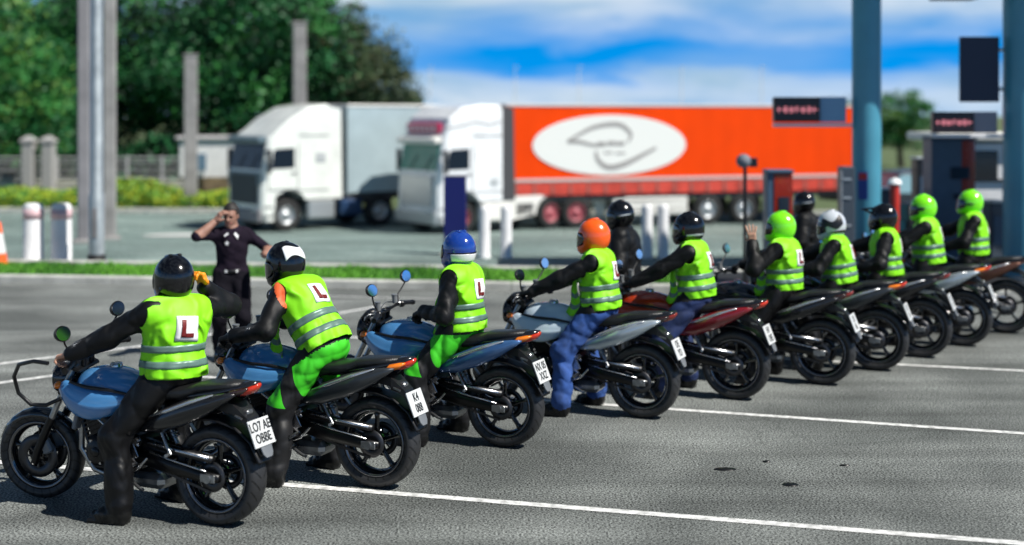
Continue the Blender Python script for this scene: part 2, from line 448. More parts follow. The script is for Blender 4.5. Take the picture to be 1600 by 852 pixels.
for k in range(26000):
    x = rnd.uniform(-9.5, 2.6); y = KL(x) + rnd.uniform(.17, 1.85); h = rnd.uniform(.03, .10) * (.7 + .6 * math.sin(x * 3.1) ** 2); a = rnd.uniform(0, 2 * PI); w = rnd.uniform(.008, .02)
    b = len(V); V += [(x - w * math.cos(a), y - w * math.sin(a), .07), (x + w * math.cos(a), y + w * math.sin(a), .07), (x + rnd.uniform(-.04, .04), y + rnd.uniform(-.04, .04), .07 + h)]; Fc.append((b, b + 1, b + 2)); mi.append(0 if rnd.random() < .5 + .3 * math.sin(x * 2.3 + y) else 1)
gr = mesh_from('grass', V, Fc, GLEAF, None, False, mi); tag(gr, 'strip of bright green grass between the two kerbs', 'grass', kind='stuff')

def painted(name, pts, w, z=.004):
    g = MB()
    for a, b in zip(pts[:-1], pts[1:]):
        a = Vector((a[0], a[1], 0)); b = Vector((b[0], b[1], 0)); d = (b - a).normalized(); n = Vector((-d.y, d.x, 0)) * w / 2
        m = max(1, int((b - a).length / 2)); prev = None
        for i in range(m + 1):
            q = a.lerp(b, i / m); zz = gz(q.y) + z
            cur = (q - n + Vector((0, 0, zz)), q + n + Vector((0, 0, zz)))
            if prev: g.raw([prev[0], prev[1], cur[1], cur[0]], [(0, 1, 2, 3)], False)
            prev = cur
    o = g.build(name, PAINT); o['kind'] = 'structure'; return o
def ext(a, b, k0, k1):
    d = b - a; return [(a + d * k0), (a + d * k1)]
l1 = (at(430, 757), at(1600, 850)); l2 = (at(1050, 640), at(1600, 678)); l3 = (at(1400, 570), at(1600, 580))
painted('painted_line', ext(l1[0], l1[1], -.62, 1.6), .085); painted('painted_line', ext(l2[0], l2[1], -2.05, 2.5), .085)
painted('painted_line', ext(l3[0], l3[1], -5.0, 4), .085)
e0 = at(0, 569); e1 = at(216, 542); e2 = at(600, 478)
painted('painted_line', [e0 + (e0 - e1) * 1.5, e1, e2], .09); 
dq = Vector((.62, -.75, 0)); painted('painted_line', [e0 + dq + (e0 - e1) * 1.2, e0 + dq + (e1 - e0) * .45], .09)
painted('painted_line', [at(470, 462), at(690, 468)], .05)
g = MB(); cx, cy = at(285, 361, -.9).x, 40.0
g.raw([(cx + 1.1 * math.cos(2 * PI * k / 24), cy + 1.6 * math.sin(2 * PI * k / 24), gz(cy + 1.6 * math.sin(2 * PI * k / 24)) + .02) for k in range(24)], [tuple(range(24))], False)
# far kerb of the road
g2 = MB()
for i in range(24):
    x = -32 + i * 2.6; y = 50.0 - .05 * x; g2.box((x + 1.29, y + .12, -1.09), (2.58, .25, .22), bev=.02)
g2.build('kerb', CONC)['kind'] = 'structure'
g.build('road_marking', PAINT)['kind'] = 'structure'
TAR = mat('tar', (.006, .006, .006), .3)
for px, py, rx, ry in ((1133, 734, .11, .022), (1235, 758, .075, .024), (1198, 722, .04, .012), (1320, 728, .05, .01)):
    c = at(px, py); g = MB(); n = 18
    g.lathe([(0, .010), (rx * .9, .008), (rx, .003)], (0, 0, 0), axis='Z', n=20)
    o = g.build('tar_patch', TAR); o.location = c; o.scale = (.75, ry / rx * 1.7, 1); o['kind'] = 'structure'

# ---------------------------------------------------------------- trees and planting
def leafm(n, c): return mat(n, c, .6, noise=.4, nscale=1.2)
LEAFS = {'dark': [leafm('leaf dark', (.005, .040, .013)), leafm('leaf mid', (.014, .135, .036)), leafm('leaf bright', (.045, .25, .045))],
         'light': [leafm('leaf mid', ()), leafm('leaf bright', ()), leafm('leaf pale', (.15, .30, .05))],
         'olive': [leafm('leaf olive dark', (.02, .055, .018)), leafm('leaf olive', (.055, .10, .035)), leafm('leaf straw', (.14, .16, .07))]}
BARK = mat('bark', (.09, .07, .05), .9, noise=.4)
def crown_mesh(seed, rx, rz, n_cl=70, per=75, leaf=.30):
    r = np.random.RandomState(seed); V = []; Fc = []; mi = []
    for c in range(n_cl):
        d = r.normal(size=3); d /= np.linalg.norm(d); q = r.rand() ** .45
        c0 = d * q * np.array((rx, rx, rz)); c0[2] = c0[2] + (-.12 * rz if q < .4 else 0)
        shade = r.choice(3, p=(.42, .38, .20)); sz = .55 + r.rand() * .65  # leaf tone dealt at random to each clump
        P = c0 + r.normal(size=(per, 3)) * np.array((.50, .50, .38)) * sz * rx / 3
        for p in P:
            u = r.normal(size=3); u /= np.linalg.norm(u); v = np.cross(u, r.normal(size=3)); v /= np.linalg.norm(v)
            s = leaf * (.6 + r.rand() * .8); b = len(V)
            V += [p - u * s * .5, p + v * s * .3, p + u * s * .5, p - v * s * .3]; Fc.append((b, b + 1, b + 2, b + 3)); mi.append(shade if r.rand() < .8 else r.randint(3))
    return V, Fc, mi
CROWNS = {}
def tree(px, D, h, rw, kind, label, group=None, seed=0):
    z0 = gz(D); x = (px - 800) / F_PX * D; rz = h * .42
    t = empty('tree', (x, D, z0), seed * 1.3, label, 'tree', group)
    key = (kind, seed % 3)
    if key not in CROWNS:
        V, Fc, mi = crown_mesh(seed % 3 + {'dark': 10, 'light': 20, 'olive': 30}[kind], 3.0, 4.2, 110, 150, .21)
        o = mesh_from('crown', V, Fc, LEAFS[kind], t, False, mi); CROWNS[key] = o.data
    else:
        o = link(bpy.data.objects.new('crown', CROWNS[key]), t)
    o.location = (0, 0, h - rz); o.scale = (rw / 3.0, rw / 3.0, rz / 4.2)
    g = MB(); rr = random.Random(seed)
    g.tube([(0, 0, -.2), (.1, .05, h * .2), (-.05, .1, h * .45), (.1, 0, h * .75)], [.26, .2, .15, .05], 8)
    for k in range(6):
        a = k * 1.1 + seed; z = h * (.22 + .08 * k); g.tube([(0, 0, z), (math.cos(a) * rw * .35, math.sin(a) * rw * .35, z + h * .1), (math.cos(a) * rw * .65, math.sin(a) * rw * .65, z + h * .17)], [.10, .06, .02], 6)
    g.build('trunk', BARK, t)
TL = [(-75, 66, 11.5, 4.2, 'light', 'pale green tree at the left edge behind the white bollards'),
      (18, 64, 7.6, 3.4, 'light', 'low light green tree at the far left, in front of the dark trees'),
      (30, 74, 10.6, 3.6, 'dark', 'dark green tree behind the low light green one at far left'),
      (95, 78, 12.8, 3.6, 'dark', 'tall dark tree just left of the grey lamp column'),
      (165, 72, 11.4, 3.6, 'dark', 'dark tree directly behind the grey lamp column'),
      (232, 74, 9.6, 3.4, 'dark', 'shorter dark tree right of the lamp column, sky showing above it'),
      (300, 70, 10.8, 3.6, 'dark', 'dark green tree behind the shorter concrete post'),
      (366, 76, 13.2, 3.9, 'dark', 'tall dense green tree above the cab of the grey lorry'),
      (430, 70, 12.6, 3.7, 'dark', 'tall green tree just left of the taller concrete post'),
      (478, 76, 11.6, 3.1, 'dark', 'green tree right behind the taller concrete post'),
      (538, 72, 9.6, 2.9, 'olive', 'olive brown tree over the grey trailer'),
      (590, 72, 7.6, 2.3, 'olive', 'smallest olive tree at the right end of the tree line'),
      (1408, 95, 5.6, 2.4, 'light', 'small green tree between the two teal columns'),
      (1332, 100, 5.2, 2.6, 'dark', 'dark bush-like tree at the rear end of the orange trailer')]
for i, (px, D, h, rw, kd, lb) in enumerate(TL): tree(px, D, h, rw, kd, lb, 'trees beyond the road' if px < 700 else None, i)
# darker undergrowth below the crowns and yellow green planting beside the road: masses nobody could count
def leafmass(name, label, cat, x0, x1, y0, y1, zt, n, mats, leaf, seed):
    r = np.random.RandomState(seed); V = []; Fc = []; mi = []
    for k in range(n):
        x = r.uniform(x0, x1); y = r.uniform(y0, y1); top = zt * (.65 + .35 * math.sin(x * .9 + seed) * math.sin(x * .37 + 1)); z = top * r.rand() ** .6
        p = np.array((x, y, gz(y) + z)); u = r.normal(size=3); u /= np.linalg.norm(u); v = np.cross(u, r.normal(size=3)); v /= np.linalg.norm(v) + 1e-6; s = leaf * (.6 + r.rand() * .8)
        b = len(V); V += [p - u * s * .5, p + v * s * .3, p + u * s * .5, p - v * s * .3]; Fc.append((b, b + 1, b + 2, b + 3)); mi.append(r.randint(len(mats)))
    o = mesh_from(name, V, Fc, mats, None, False, mi); return tag(o, label, cat, kind='stuff')
YG = [leafm('scrub yellow', (.52, .58, .03)), leafm('scrub green', (.30, .48, .03)), leafm('leaf bright', ())]
leafmass('roadside_scrub', 'yellow green scrub growing along the far edge of the road', 'scrub', -24, -10.4, 51.5, 55.5, 1.15, 22000, YG, .14, 3)
leafmass('undergrowth', 'dark undergrowth below the row of trees', 'undergrowth', -34, -6, 66, 70, 3.0, 9000, LEAFS['dark'][:2], .5, 5)

# ---------------------------------------------------------------- street furniture on the left
GALV = mat('galvanised steel', (.42, .46, .47), .45, metal=.55, noise=.2, nscale=4)
GREYP = mat('grey painted post', (.24, .23, .24), .7, noise=.25, nscale=2)
CPOST = mat('weathered concrete', (.30, .29, .28), .9, noise=.3, nscale=2)
WPL = mat('white plastic', (.78, .78, .78), .5, noise=.12, nscale=3)
PINKT = mat('faded red band', (.62, .42, .44), .5)
DARKB = mat('black base', (.01, .01, .01), .6)
def lamp_column(px, D, w, h, m, label, taper=.8, basem=None, head=True):
    x = (px - 800) / F_PX * D; t = empty('lamp_column', (x, D, gz(D)), 0, label, 'lamp column')
    g = MB(); g.tube([(0, 0, 0), (0, 0, 1.2), (0, 0, 1.25), (0, 0, h)], [w * .5, w * .5, w * .42, w * .42 * taper], 16); g.build('pole', m, t)
    g = MB(); g.tube([(0, 0, -.02), (0, 0, .05), (0, 0, .06), (0, 0, .22)], [w * .95, w * .95, w * .60, w * .56], 16); g.build('base', basem or m, t)
    g = MB(); g.box((w * .0, -w * .505, .75), (w * .34, .02, .5), bev=.005); g.build('access_door', GREYP, t)
    if head:
        g = MB(); g.tube([(0, 0, h), (0, -.3, h + .4), (0, -1.2, h + .55)], .05, 8); g.box((0, -1.5, h + .55), (.28, .7, .12), bev=.04); g.build('lamp_head', GREYP, t)
    return t
lamp_column(151, 22.5, .26, 8.5, GALV, 'silver lamp column with black foot on the grass strip beside the white bollards', basem=DARKB)
def post(px, D, w, h, m, label):
    x = (px - 800) / F_PX * D; t = empty('tall_post', (x, D, gz(D)), .2, label, 'post')
    g = MB(); g.box((0, 0, h / 2), (w, w, h), bev=.03); g.build('shaft', m, t)
    g = MB(); g.box((0, 0, h + .04), (w * 1.15, w * 1.15, .08), bev=.02); g.build('cap', m, t)
    g = MB(); g.box((0, 0, .05), (w * 1.7, w * 1.7, .1), bev=.02); g.build('plinth', CPOST, t); return t
post(131, 30, .26, 8.5, GREYP, 'dark grey post close on the left of the silver lamp column')
post(171.5, 34, .30, 8.5, CPOST, 'mid grey post close on the right of the silver lamp column')
post(298, 52.5, .5, 6.0, CPOST, 'shorter concrete post in front of the dark trees')
post(468, 53, .52, 7.3, CPOST, 'taller concrete post rising behind the grey trailer')
def bollard(px, yb, h, w, label, band=None, group='white plastic bollards', name='bollard'):
    p = at(px, yb); t = empty(name, (p.x, p.y, gz(p.y)), 0, label, 'bollard', group)
    g = MB(); r = w / 2
    g.lathe([(r * 1.12, 0), (r * 1.12, .04), (r, .06), (r, h - .1), (r * .94, h - .04), (r * .7, h - .005), (0, h)], (0, 0, 0), axis='Z', n=22); g.build('shaft', WPL, t)
    if band:
        g = MB(); g.lathe([(r + .004, h * .74), (r + .004, h * .9)], (0, 0, 0), axis='Z', n=22); o = g.build('band', PINKT, t); s = o.modifiers.new('s', 'SOLIDIFY'); s.thickness = .004
    return t
bollard(52, 412, 1.04, .34, 'fat white bollard with faded pink band, next to the traffic cone', True, None)
bollard(96, 412, 1.04, .34, 'fat white bollard with faded pink band, next to the lamp column', True, None)
bollard(757, 403, .93, .20, 'slim white bollard, left one of the pair beside the navy totem')
bollard(791, 403, .93, .20, 'slim white bollard, right one of the pair beside the navy totem')
bollard(1011, 403, .96, .20, 'slim white bollard right beside the helmeted person standing in black')
bollard(1036, 403, .96, .20, 'slim white bollard between another slim bollard and the black helmet with silver trim')
# cone
p = at(-2, 421); t = empty('traffic_cone', (p.x, p.y, 0), .3, 'orange and white traffic cone cut by the left edge', 'traffic cone')
ORC = mat('cone orange', (.95, .12, .01), .5)
g = MB(); g.box((0, 0, .02), (.42, .42, .04), bev=.01); g.build('base', ORC, t)
def cone_seg(a, b): return [(.16 - .13 * a / .78, a), (.16 - .13 * b / .78, b)]
g = MB(); g.mi = 0; g.lathe(cone_seg(.04, .27), (0, 0, 0), axis='Z', n=24); g.lathe(cone_seg(.60, .78) + [(0, .78)], (0, 0, 0), axis='Z', n=24); g.build('cone_body', ORC, t)
g = MB(); g.lathe(cone_seg(.27, .60), (0, 0, 0), axis='Z', n=24); g.build('reflective_sleeve', WPL, t)
# railing fence on a low wall
def fence():
    D = 60.0; t = empty('fence', (-26, D, gz(D)), 0, 'pale railing fence on a low concrete wall below the trees', 'fence')
    g = MB(); g.box((6.5, 0, .4), (17.5, .25, .8), bev=.03); g.build('low_wall', mat('wall render', (.42, .42, .36), .9, noise=.3, nscale=1), t)
    PF = mat('pale fence paint', (.46, .46, .46), .6)
    g = MB()
    for z in (.95, 1.25, 1.55, 1.8): g.box((6.5, 0, z), (17.5, .06, .07))
    g.build('rail', PF, t)
    for k in range(12):
        g = MB(); g.box((-2.1 + k * 1.56, 0, 1.33), (.10, .10, 1.1), bev=.01); g.build('post', PF, t)
fence()
for px, lb in ((45, 'pale stone gate pillar, the left one behind the white bollards'), (76, 'pale stone gate pillar, the right one behind the white bollards')):
    x = (px - 800) / F_PX * 59; t = empty('gate_pillar', (x, 59, gz(59)), 0, lb, 'pillar')
    g = MB(); g.box((0, 0, 1.25), (.5, .5, 2.5), bev=.03); g.build('shaft', mat('pillar stone', (.36, .35, .34), .9, noise=.2), t); g = MB(); g.loft([[Vector((sx * a, sy * a, z)) for sx, sy in ((-1, -1), (1, -1), (1, 1), (-1, 1))] for a, z in ((.31, 2.5), (.31, 2.6), (.05, 2.8))], smooth=False); g.build('cap', mat('pillar stone', ()), t)
# small hut
x = (333 - 800) / F_PX * 57; t = empty('site_hut', (x, 57, gz(57)), .1, 'small pale hut with brown lower walls left of the white lorry cab', 'hut')
g = MB(); g.box((0, 0, 1.9), (2.5, 2.2, 1.6), bev=.03); g.build('wall', WPL, t)
g = MB(); g.box((.25, -.02, .55), (2.05, 2.26, 1.1)); g.build('cladding', mat('brown boards', (.20, .15, .085), .8, noise=.4, nscale=3), t)
g = MB(); g.box((0, 0, 2.75), (2.8, 2.5, .14), bev=.03); g.build('roof', mat('roof felt', (.5, .48, .48), .8), t)
g = MB(); g.box((-.5, -1.115, 1.75), (.7, .03, .7), bev=.01); g.build('window', mat('bluish window', (.12, .2, .28), .1), t)

# ---------------------------------------------------------------- lorries
CABW = mat('cab white', (.80, .82, .77), .3, coat=.5, noise=.10, nscale=2)
CABW2 = mat('cab bright white', (.84, .85, .86), .28, coat=.5, noise=.10, nscale=2)
GREYC = mat('grey curtain', (.36, .45, .48), .6, noise=.12, nscale=1.2)
ORNG = mat('orange curtain', (.84, .058, .0015), .8, spec=.1, noise=.06, nscale=1)
RAILP = mat('pale rail', (.62, .55, .52), .5); BAND_R = mat('red skirt', (.62, .06, .035), .55, noise=.3, nscale=3)
GLZ = mat('dark glass', (.006, .012, .022), .2, spec=.3); GLZG = mat('green tinted glass', (.05, .24, .19), .2, spec=.3)
SHD = mat('grey visor', (.12, .17, .20), .3); GRL = mat('grille dark', (.02, .024, .03), .5); TYR = mat('lorry tyre', (.015, .015, .015), .8)
SILV = mat('silver trim', (.5, .52, .53), .35, metal=.6); HUBP = mat('red hub', (.42, .10, .12), .5); BOGREY = mat('chassis grey', (.05, .05, .055), .7)
OFFW = mat('off white', (.76, .74, .69), .6)
def lorry(name, root_xy, hd_tr, hd_cab, cabm, curt, label, style, length):
    t = empty(name, (root_xy[0], root_xy[1], gz(root_xy[1])), hd_tr, label, 'lorry')
    Q = Matrix.Rotation(hd_cab - hd_tr, 4, 'Z')
    def cabp(o): o.matrix_basis = Q @ o.matrix_basis; return o
    prof = [(1.9, 1.0), (2.75, 1.0), (2.85, 1.15), (3.05, 1.28), (3.45, 1.32), (3.80, 1.15), (3.95, .95), (3.95, .35), (4.22, .35), (4.30, .6), (4.30, 1.25), (4.26, 1.95), (4.08, 2.95)]
    prof += [(3.9, 3.1), (3.3, 3.60), (2.6, 3.98), (2.0, 4.08), (1.9, 4.05)] if style == 1 else [(4.0, 3.25), (3.85, 3.62), (3.4, 3.95), (2.7, 4.05), (2.0, 4.05), (1.9, 4.0)]
    g = MB(); n = len(prof)
    def sec(y, ins): return [Vector((x - (ins if x > 3.9 else 0), y, z - (ins if z > 3.4 else 0))) for x, z in prof]
    g.loft([sec(1.24, .12), sec(1.16, .02), sec(0, 0), sec(-1.16, .02), sec(-1.24, .12)], smooth=False)
    cab = cabp(g.build('cab', cabm, t))
    # windscreen, follows the raked front
    def front(z): return 4.26 - (z - 1.95) * .18
    g = MB(); zs = (1.98, 2.78) 
    g.raw([Vector((front(z) + .02, y, z)) for z in zs for y in (-1.08, 1.08)] + [Vector((front(z) - .02, y, z)) for z in zs for y in (-1.08, 1.08)], [(0, 1, 3, 2), (4, 6, 7, 5), (0, 4, 5, 1), (2, 3, 7, 6), (0, 2, 6, 4), (1, 5, 7, 3)], False)
    cabp(g.build('windscreen', GLZ if style == 1 else GLZG, t))
    g = MB(); g.box((4.22, 0, 2.92), (.30, 2.3, .20), rot=(0, .3, 0), bev=.04); cabp(g.build('sun_visor', SHD if style == 1 else OFFW, t))
    g = MB(); g.box((4.315, 0, 1.35), (.05, 1.9, .95), bev=.02)
    for k in range(5): g.box((4.345, 0, 1.0 + k * .17), (.03, 1.8, .05))
    cabp(g.build('grille', GRL if style == 1 else SILV, t))
    if style == 1: g = MB(); g.box((4.305, 0, 1.68), (.04, 2.35, .42), bev=.02); cabp(g.build('front_panel', SHD, t))
    g = MB(); g.box((4.33, 0, .52), (.14, 2.42, .42), bev=.05); cabp(g.build('bumper', GREYP if style == 1 else SILV, t))
    for s in (1, -1):
        g = MB(); g.box((4.37, s * .92, .66), (.05, .38, .20), bev=.02); cabp(g.build('headlight', GLS, t))
        g = MB(); g.prism([(3.15, 2.02), (3.95, 2.0), (3.90, 2.5), (3.82, 2.62), (3.15, 2.66)], s * 1.235, s * 1.262); cabp(g.build('side_window', GLZ, t))
        g = MB(); g.prism([(3.03, 1.34), (4.05, 1.34), (4.05, 1.98), (3.97, 2.7), (3.03, 2.74)], s * 1.2445, s * 1.250); cabp(g.build('door', cabm, t, bevel=.01))
        g = MB(); g.box((4.12, s * 1.42, 2.25), (.16, .12, .75), bev=.04); g.box((4.12, s * 1.3, 2.55), (.06, .25, .05)); cabp(g.build('mirror', GRL, t))
        g = MB(); g.box((.55, s * 1.05, .72), (1.1, .5, .6), bev=.05) if False else None
        g.box((2.15, s * 1.02, .66), (1.0, .42, .62), bev=.06); cabp(g.build('fuel_tank', SILV if style == 1 else OFFW, t))
    SEAM = mat('dark seam', (.05, .05, .055), .7); DKB = mat('dark blue tank', (.02, .05, .12), .35)
    for s in (1, -1):
        g = MB()
        for x, z, w, h in ((3.02, 2.05, .025, 1.45), (4.06, 1.68, .02, .66), (3.54, 1.335, 1.04, .022)): g.box((x, s * 1.256, z), (w, .012, h))
        g.box((2.45, s * 1.252, 3.05), (1.1, .012, .022)); g.box((2.45, s * 1.252, 1.30), (1.1, .012, .022)); cabp(g.build('panel_gap', SEAM, t))
        g = MB(); g.box((3.18, s * 1.275, 1.85), (.16, .04, .05), bev=.01); cabp(g.build('door_handle', SEAM, t))
        g = MB()
        for z in (.50, .80): g.box((4.05, s * 1.20, z), (.30, .10, .06), bev=.01)
        cabp(g.build('step', SEAM, t))
        g = MB(); g.box((2.2, s * 1.262, 2.35), (.34, .02, .30), bev=.01) if style == 1 else g.box((2.2, s * 1.262, 1.6), (.30, .02, .22), bev=.01); cabp(g.build('side_badge', mat('badge grey', (.45, .47, .48), .5), t))
        g = MB(); g.prism([(1.93, 1.0), (1.93, 4.0), (1.45, 3.9), (1.40, 1.0)], s * 1.20, s * 1.235); cabp(g.build('air_deflector', cabm if style == 1 else BOGREY, t))
        g = MB(); g.box((1.0, s * 1.0, .68), (.85, .42, .55), bev=.08); cabp(g.build('battery_box', DKB if style == 1 else SEAM, t))
    g = MB()
    for y in (-.45, .45): g.tube([(front(1.98) + .05, y, 1.98), (front(2.5) + .045, y + .35, 2.45)], .014, 6)
    cabp(g.build('wiper', SEAM, t))
    g = MB(); g.box((4.36, 0, .50), (.03, .52, .12)); cabp(g.build('plate', OFFW, t))
    g = MB()
    for y in (-.95, .95): g.tube([(1.7, y * .6, 1.0), (1.7, y * .6, 3.2)], .07, 10)
    cabp(g.build('intake_pipe', SEAM, t))
    def lw(x, y, tr=False, hub=SILV):
        g = MB(); s = 1 if y > 0 else -1
        g.lathe([(.28, -.16), (.48, -.16), (.52, -.11), (.52, .11), (.48, .16), (.28, .16)], (0, 0, 0), n=32, closed=True)
        o = g.build('wheel', TYR, t); o.location = (x, y, .52); 
        g = MB(); g.lathe([(0, s * .15), (.10, s * .15), (.13, s * .10), (.22, s * .07), (.275, s * .13), (.30, s * .165), (.285, s * .165)], (0, 0, 0), n=28)
        for k in range(8): g.cyl((.17 * math.cos(k * PI / 4), s * .085, .17 * math.sin(k * PI / 4)), (.17 * math.cos(k * PI / 4), s * .11, .17 * math.sin(k * PI / 4)), .025, 6)
        g.build('hub', hub, o)
        if tr: cabp(o)
    for y in (1.08, -1.08):
        lw(3.42, y, True, SILV if style == 1 else HUBP); lw(-.05, y * .98, True, HUBP if style == 2 else SILV)
        if style == 2: lw(-1.25, y * .98, False, HUBP)
        for x in (-6.0, -7.35, -8.7): lw(x, y, False)
    g = MB(); g.box((1.2, 0, .85), (4.4, .9, .22), bev=.02); cabp(g.build('chassis', BOGREY, t))
    for s in (1, -1):
        if style == 2:
            g = MB(); o_ = [(2.0, .35), (2.0, 1.12), (-2.3, 1.12), (-2.3, .35), (-1.95, .35)]
            for c in (-1.25, -.05):
                o_ += [(c + .62 * math.cos(a), .5 + .60 * math.sin(a)) for a in [PI - k * PI / 10 for k in range(11)]]
            o_ += [(1.6, .35)]
            g.prism(o_, s * 1.16, s * 1.21); cabp(g.build('side_skirt', OFFW, t))
        g = MB()
        for z in (.55, .85): g.box((-3.9, s * 1.18, z), (2.7, .04, .14), bev=.01)
        g.build('side_guard', OFFW, t)
        if style == 2: g = MB(); g.box((-4.1, s * 1.0, .68), (2.3, .4, .6), bev=.04); g.build('pallet_box', OFFW, t)
    # semi-trailer body
    x1 = 1.2; x0 = x1 - length; zb, zt = 1.10, 3.98
    g = MB(); g.box(((x0 + x1) / 2, 0, 1.0), (length, 2.3, .16)); g.build('trailer_bed', BOGREY, t)
    g = MB(); g.box(((x0 + x1) / 2, 0, zt + .03), (length + .02, 2.56, .09), bev=.02); g.build('trailer_roof', RAILP if style == 2 else OFFW, t)
    g = MB(); g.box((x1 - .03, 0, (zb + zt) / 2), (.06, 2.54, zt - zb)); g.build('headboard', curt, t)
    g = MB(); g.box((x0 + .05, 0, (zb + zt) / 2), (.10, 2.54, zt - zb)); g.build('rear_door', curt, t)
    for s in (1, -1):
        g = MB(); nn = int(length / .12); zb2 = 1.62 if style == 2 else 1.15
        V = []; 
        for i in range(nn + 1):
            x = x1 - .06 - (length - .16) * i / nn; y = s * (1.245 + .004 * math.sin(i * 1.05) + .004 * math.sin(i * .31))
            V += [Vector((x, y, zb2)), Vector((x, y, (zb2 + zt) / 2)), Vector((x, y, zt - .02))]
        Fq = []
        for i in range(nn): b = i * 3; Fq += [(b, b + 3, b + 4, b + 1), (b + 1, b + 4, b + 5, b + 2)]
        g.raw(V, Fq, False); o = g.build('curtain', curt, t); sm = o.modifiers.new('s', 'SOLIDIFY'); sm.thickness = .02
        if style == 2:
            g = MB(); g.box(((x0 + x1) / 2, s * 1.258, zb2 - .02), (length - .1, .03, .09)); g.build('side_rail', RAILP, t)
            g = MB(); g.box(((x0 + x1) / 2, s * 1.235, 1.34), (length - .12, .03, .48)); sk = g.build('skirt', BAND_R, t)
            g = MB()
            for k in range(int(length / .62)): g.box((x1 - .35 - k * .62, s * 1.262, 1.37), (.07, .02, .42)); g.box((x1 - .35 - k * .62, s * 1.27, 1.22), (.13, .02, .11))
            g.box(((x0 + x1) / 2, s * 1.256, 1.52), (length - .3, .012, .03)); g.build('strap', mat('strap', (.35, .10, .08), .6), sk)
            # white ellipse with a grey swoosh
            if s == 1:
                cxx = x1 - 3.62; czz = 2.72; g = MB(); yy = 1.275
                g.prism([(cxx + 2.72 * math.cos(2 * PI * k / 64), czz + .99 * math.sin(2 * PI * k / 64)) for k in range(64)], yy - .02, yy)
                el = g.build('logo_ellipse', mat('logo white', (.80, .80, .76), .5), t)
                def pxy(px, py): return Vector((cxx - (px - 953) / 120 * 2.72, yy + .012, czz - (py - 226) / 47 * .99))
                def sw(pts, ws):
                    V = []; n_ = len(pts)
                    for i, (a, b) in enumerate(pts):
                        q = pxy(a, b); d = (pxy(*pts[min(i + 1, n_ - 1)]) - pxy(*pts[max(i - 1, 0)])).normalized(); nn_ = Vector((-d.z, 0, d.x)) * ws[i]
                        V += [q - nn_, q + nn_]
                    g.raw(V, [(2 * i, 2 * i + 1, 2 * i + 3, 2 * i + 2) for i in range(n_ - 1)], False)
                def cr_(P, n_=6):
                    P = [P[0]] + P + [P[-1]]; o_ = []
                    for i in range(1, len(P) - 2):
                        for k in range(n_):
                            t_ = k / n_; o_.append(tuple(.5 * (2 * P[i][c] + (P[i + 1][c] - P[i - 1][c]) * t_ + (2 * P[i - 1][c] - 5 * P[i][c] + 4 * P[i + 1][c] - P[i + 2][c]) * t_ ** 2 + (3 * P[i][c] - P[i - 1][c] - 3 * P[i + 1][c] + P[i + 2][c]) * t_ ** 3) for c in (0, 1)))
                    return o_ + [P[-1]]
                g = MB(); a = cr_([(886, 220), (903, 210), (925, 199), (950, 194), (968, 195), (980, 203), (985, 212), (980, 222)]); sw(a, [.03 + .045 * math.sin(PI * i / len(a)) for i in range(len(a))])
                a = cr_([(886, 220), (905, 221), (925, 226), (945, 226)]); sw(a, [.07 - .03 * i / len(a) for i in range(len(a))])
                a = cr_([(930, 235), (932, 247), (942, 258), (955, 261), (975, 256), (1000, 244), (1025, 231)]); sw(a, [.04 + .05 * math.sin(PI * i / len(a)) for i in range(len(a))])
                for (xa, xb, yc, hh) in ((932, 944, 223.5, .05), (947, 960, 223.5, .07), (961, 975, 224, .065), (942, 956, 238, .03), (960, 976, 239, .03)):
                    q0 = pxy(xa, yc); q1 = pxy(xb, yc); g.raw([q0 + Vector((0, 0, -hh)), q1 + Vector((0, 0, -hh)), q1 + Vector((0, 0, hh)), q0 + Vector((0, 0, hh))], [(0, 1, 2, 3)], False)
                g.build('swoosh', mat('logo grey', (.33, .31, .30), .5), el)
    if style == 2:
        g = MB(); g.box((4.02, 0, 3.28), (.16, 1.9, .34), rot=(0, .2, 0), bev=.03); ls = cabp(g.build('roof_sign', mat('crimson sign', (.42, .02, .08), .4), t))
        g = MB()
        for k in range(6): g.box((4.115, -.75 + k * .3, 3.28), (.02, .17, .2), rot=(0, .2, 0))
        g.build('sign_text', mat('sign pale', (.7, .5, .56), .5), ls)
        for s in (1, -1):
            g = MB(); pts = [(1.95, 3.52), (2.4, 3.40), (2.9, 3.5), (3.4, 3.38), (3.95, 3.30)]
            g.tube([Vector((x, s * 1.243, z)) for x, z in pts], .028, 6); cabp(g.build('cab_stripe', mat('stripe grey', (.35, .34, .34), .5), t))
    # rear
    g = MB(); g.box((x0 - .02, 0, .75), (.1, 2.3, .25), bev=.02); rb = g.build('rear_bumper', BOGREY, t)
    for s in (1, -1): g = MB(); g.box((x0 - .085, s * .95, .75), (.04, .35, .14), bev=.01); g.build('rear_lamp', REDL_, rb)
    return t
REDL_ = mat('lorry red lamp', (.5, .02, .02), .2)
lorry('articulated_lorry', (.54, 44.57), R(198.6), R(215), CABW2, ORNG, 'lorry with white cab and long orange trailer carrying a white ellipse logo', 2, 12.9)
h1 = R(180 + 37); hv = Vector((math.cos(h1), math.sin(h1))); lv = Vector((-hv.y, hv.x)); F1 = Vector((-7.84, 42.1)) - hv * 4.3 - lv * 1.25
lorry('articulated_lorry', (F1.x, F1.y), R(216), h1, CABW, GREYC, 'lorry with creamy white cab, dark front and plain grey trailer', 1, 12.5)

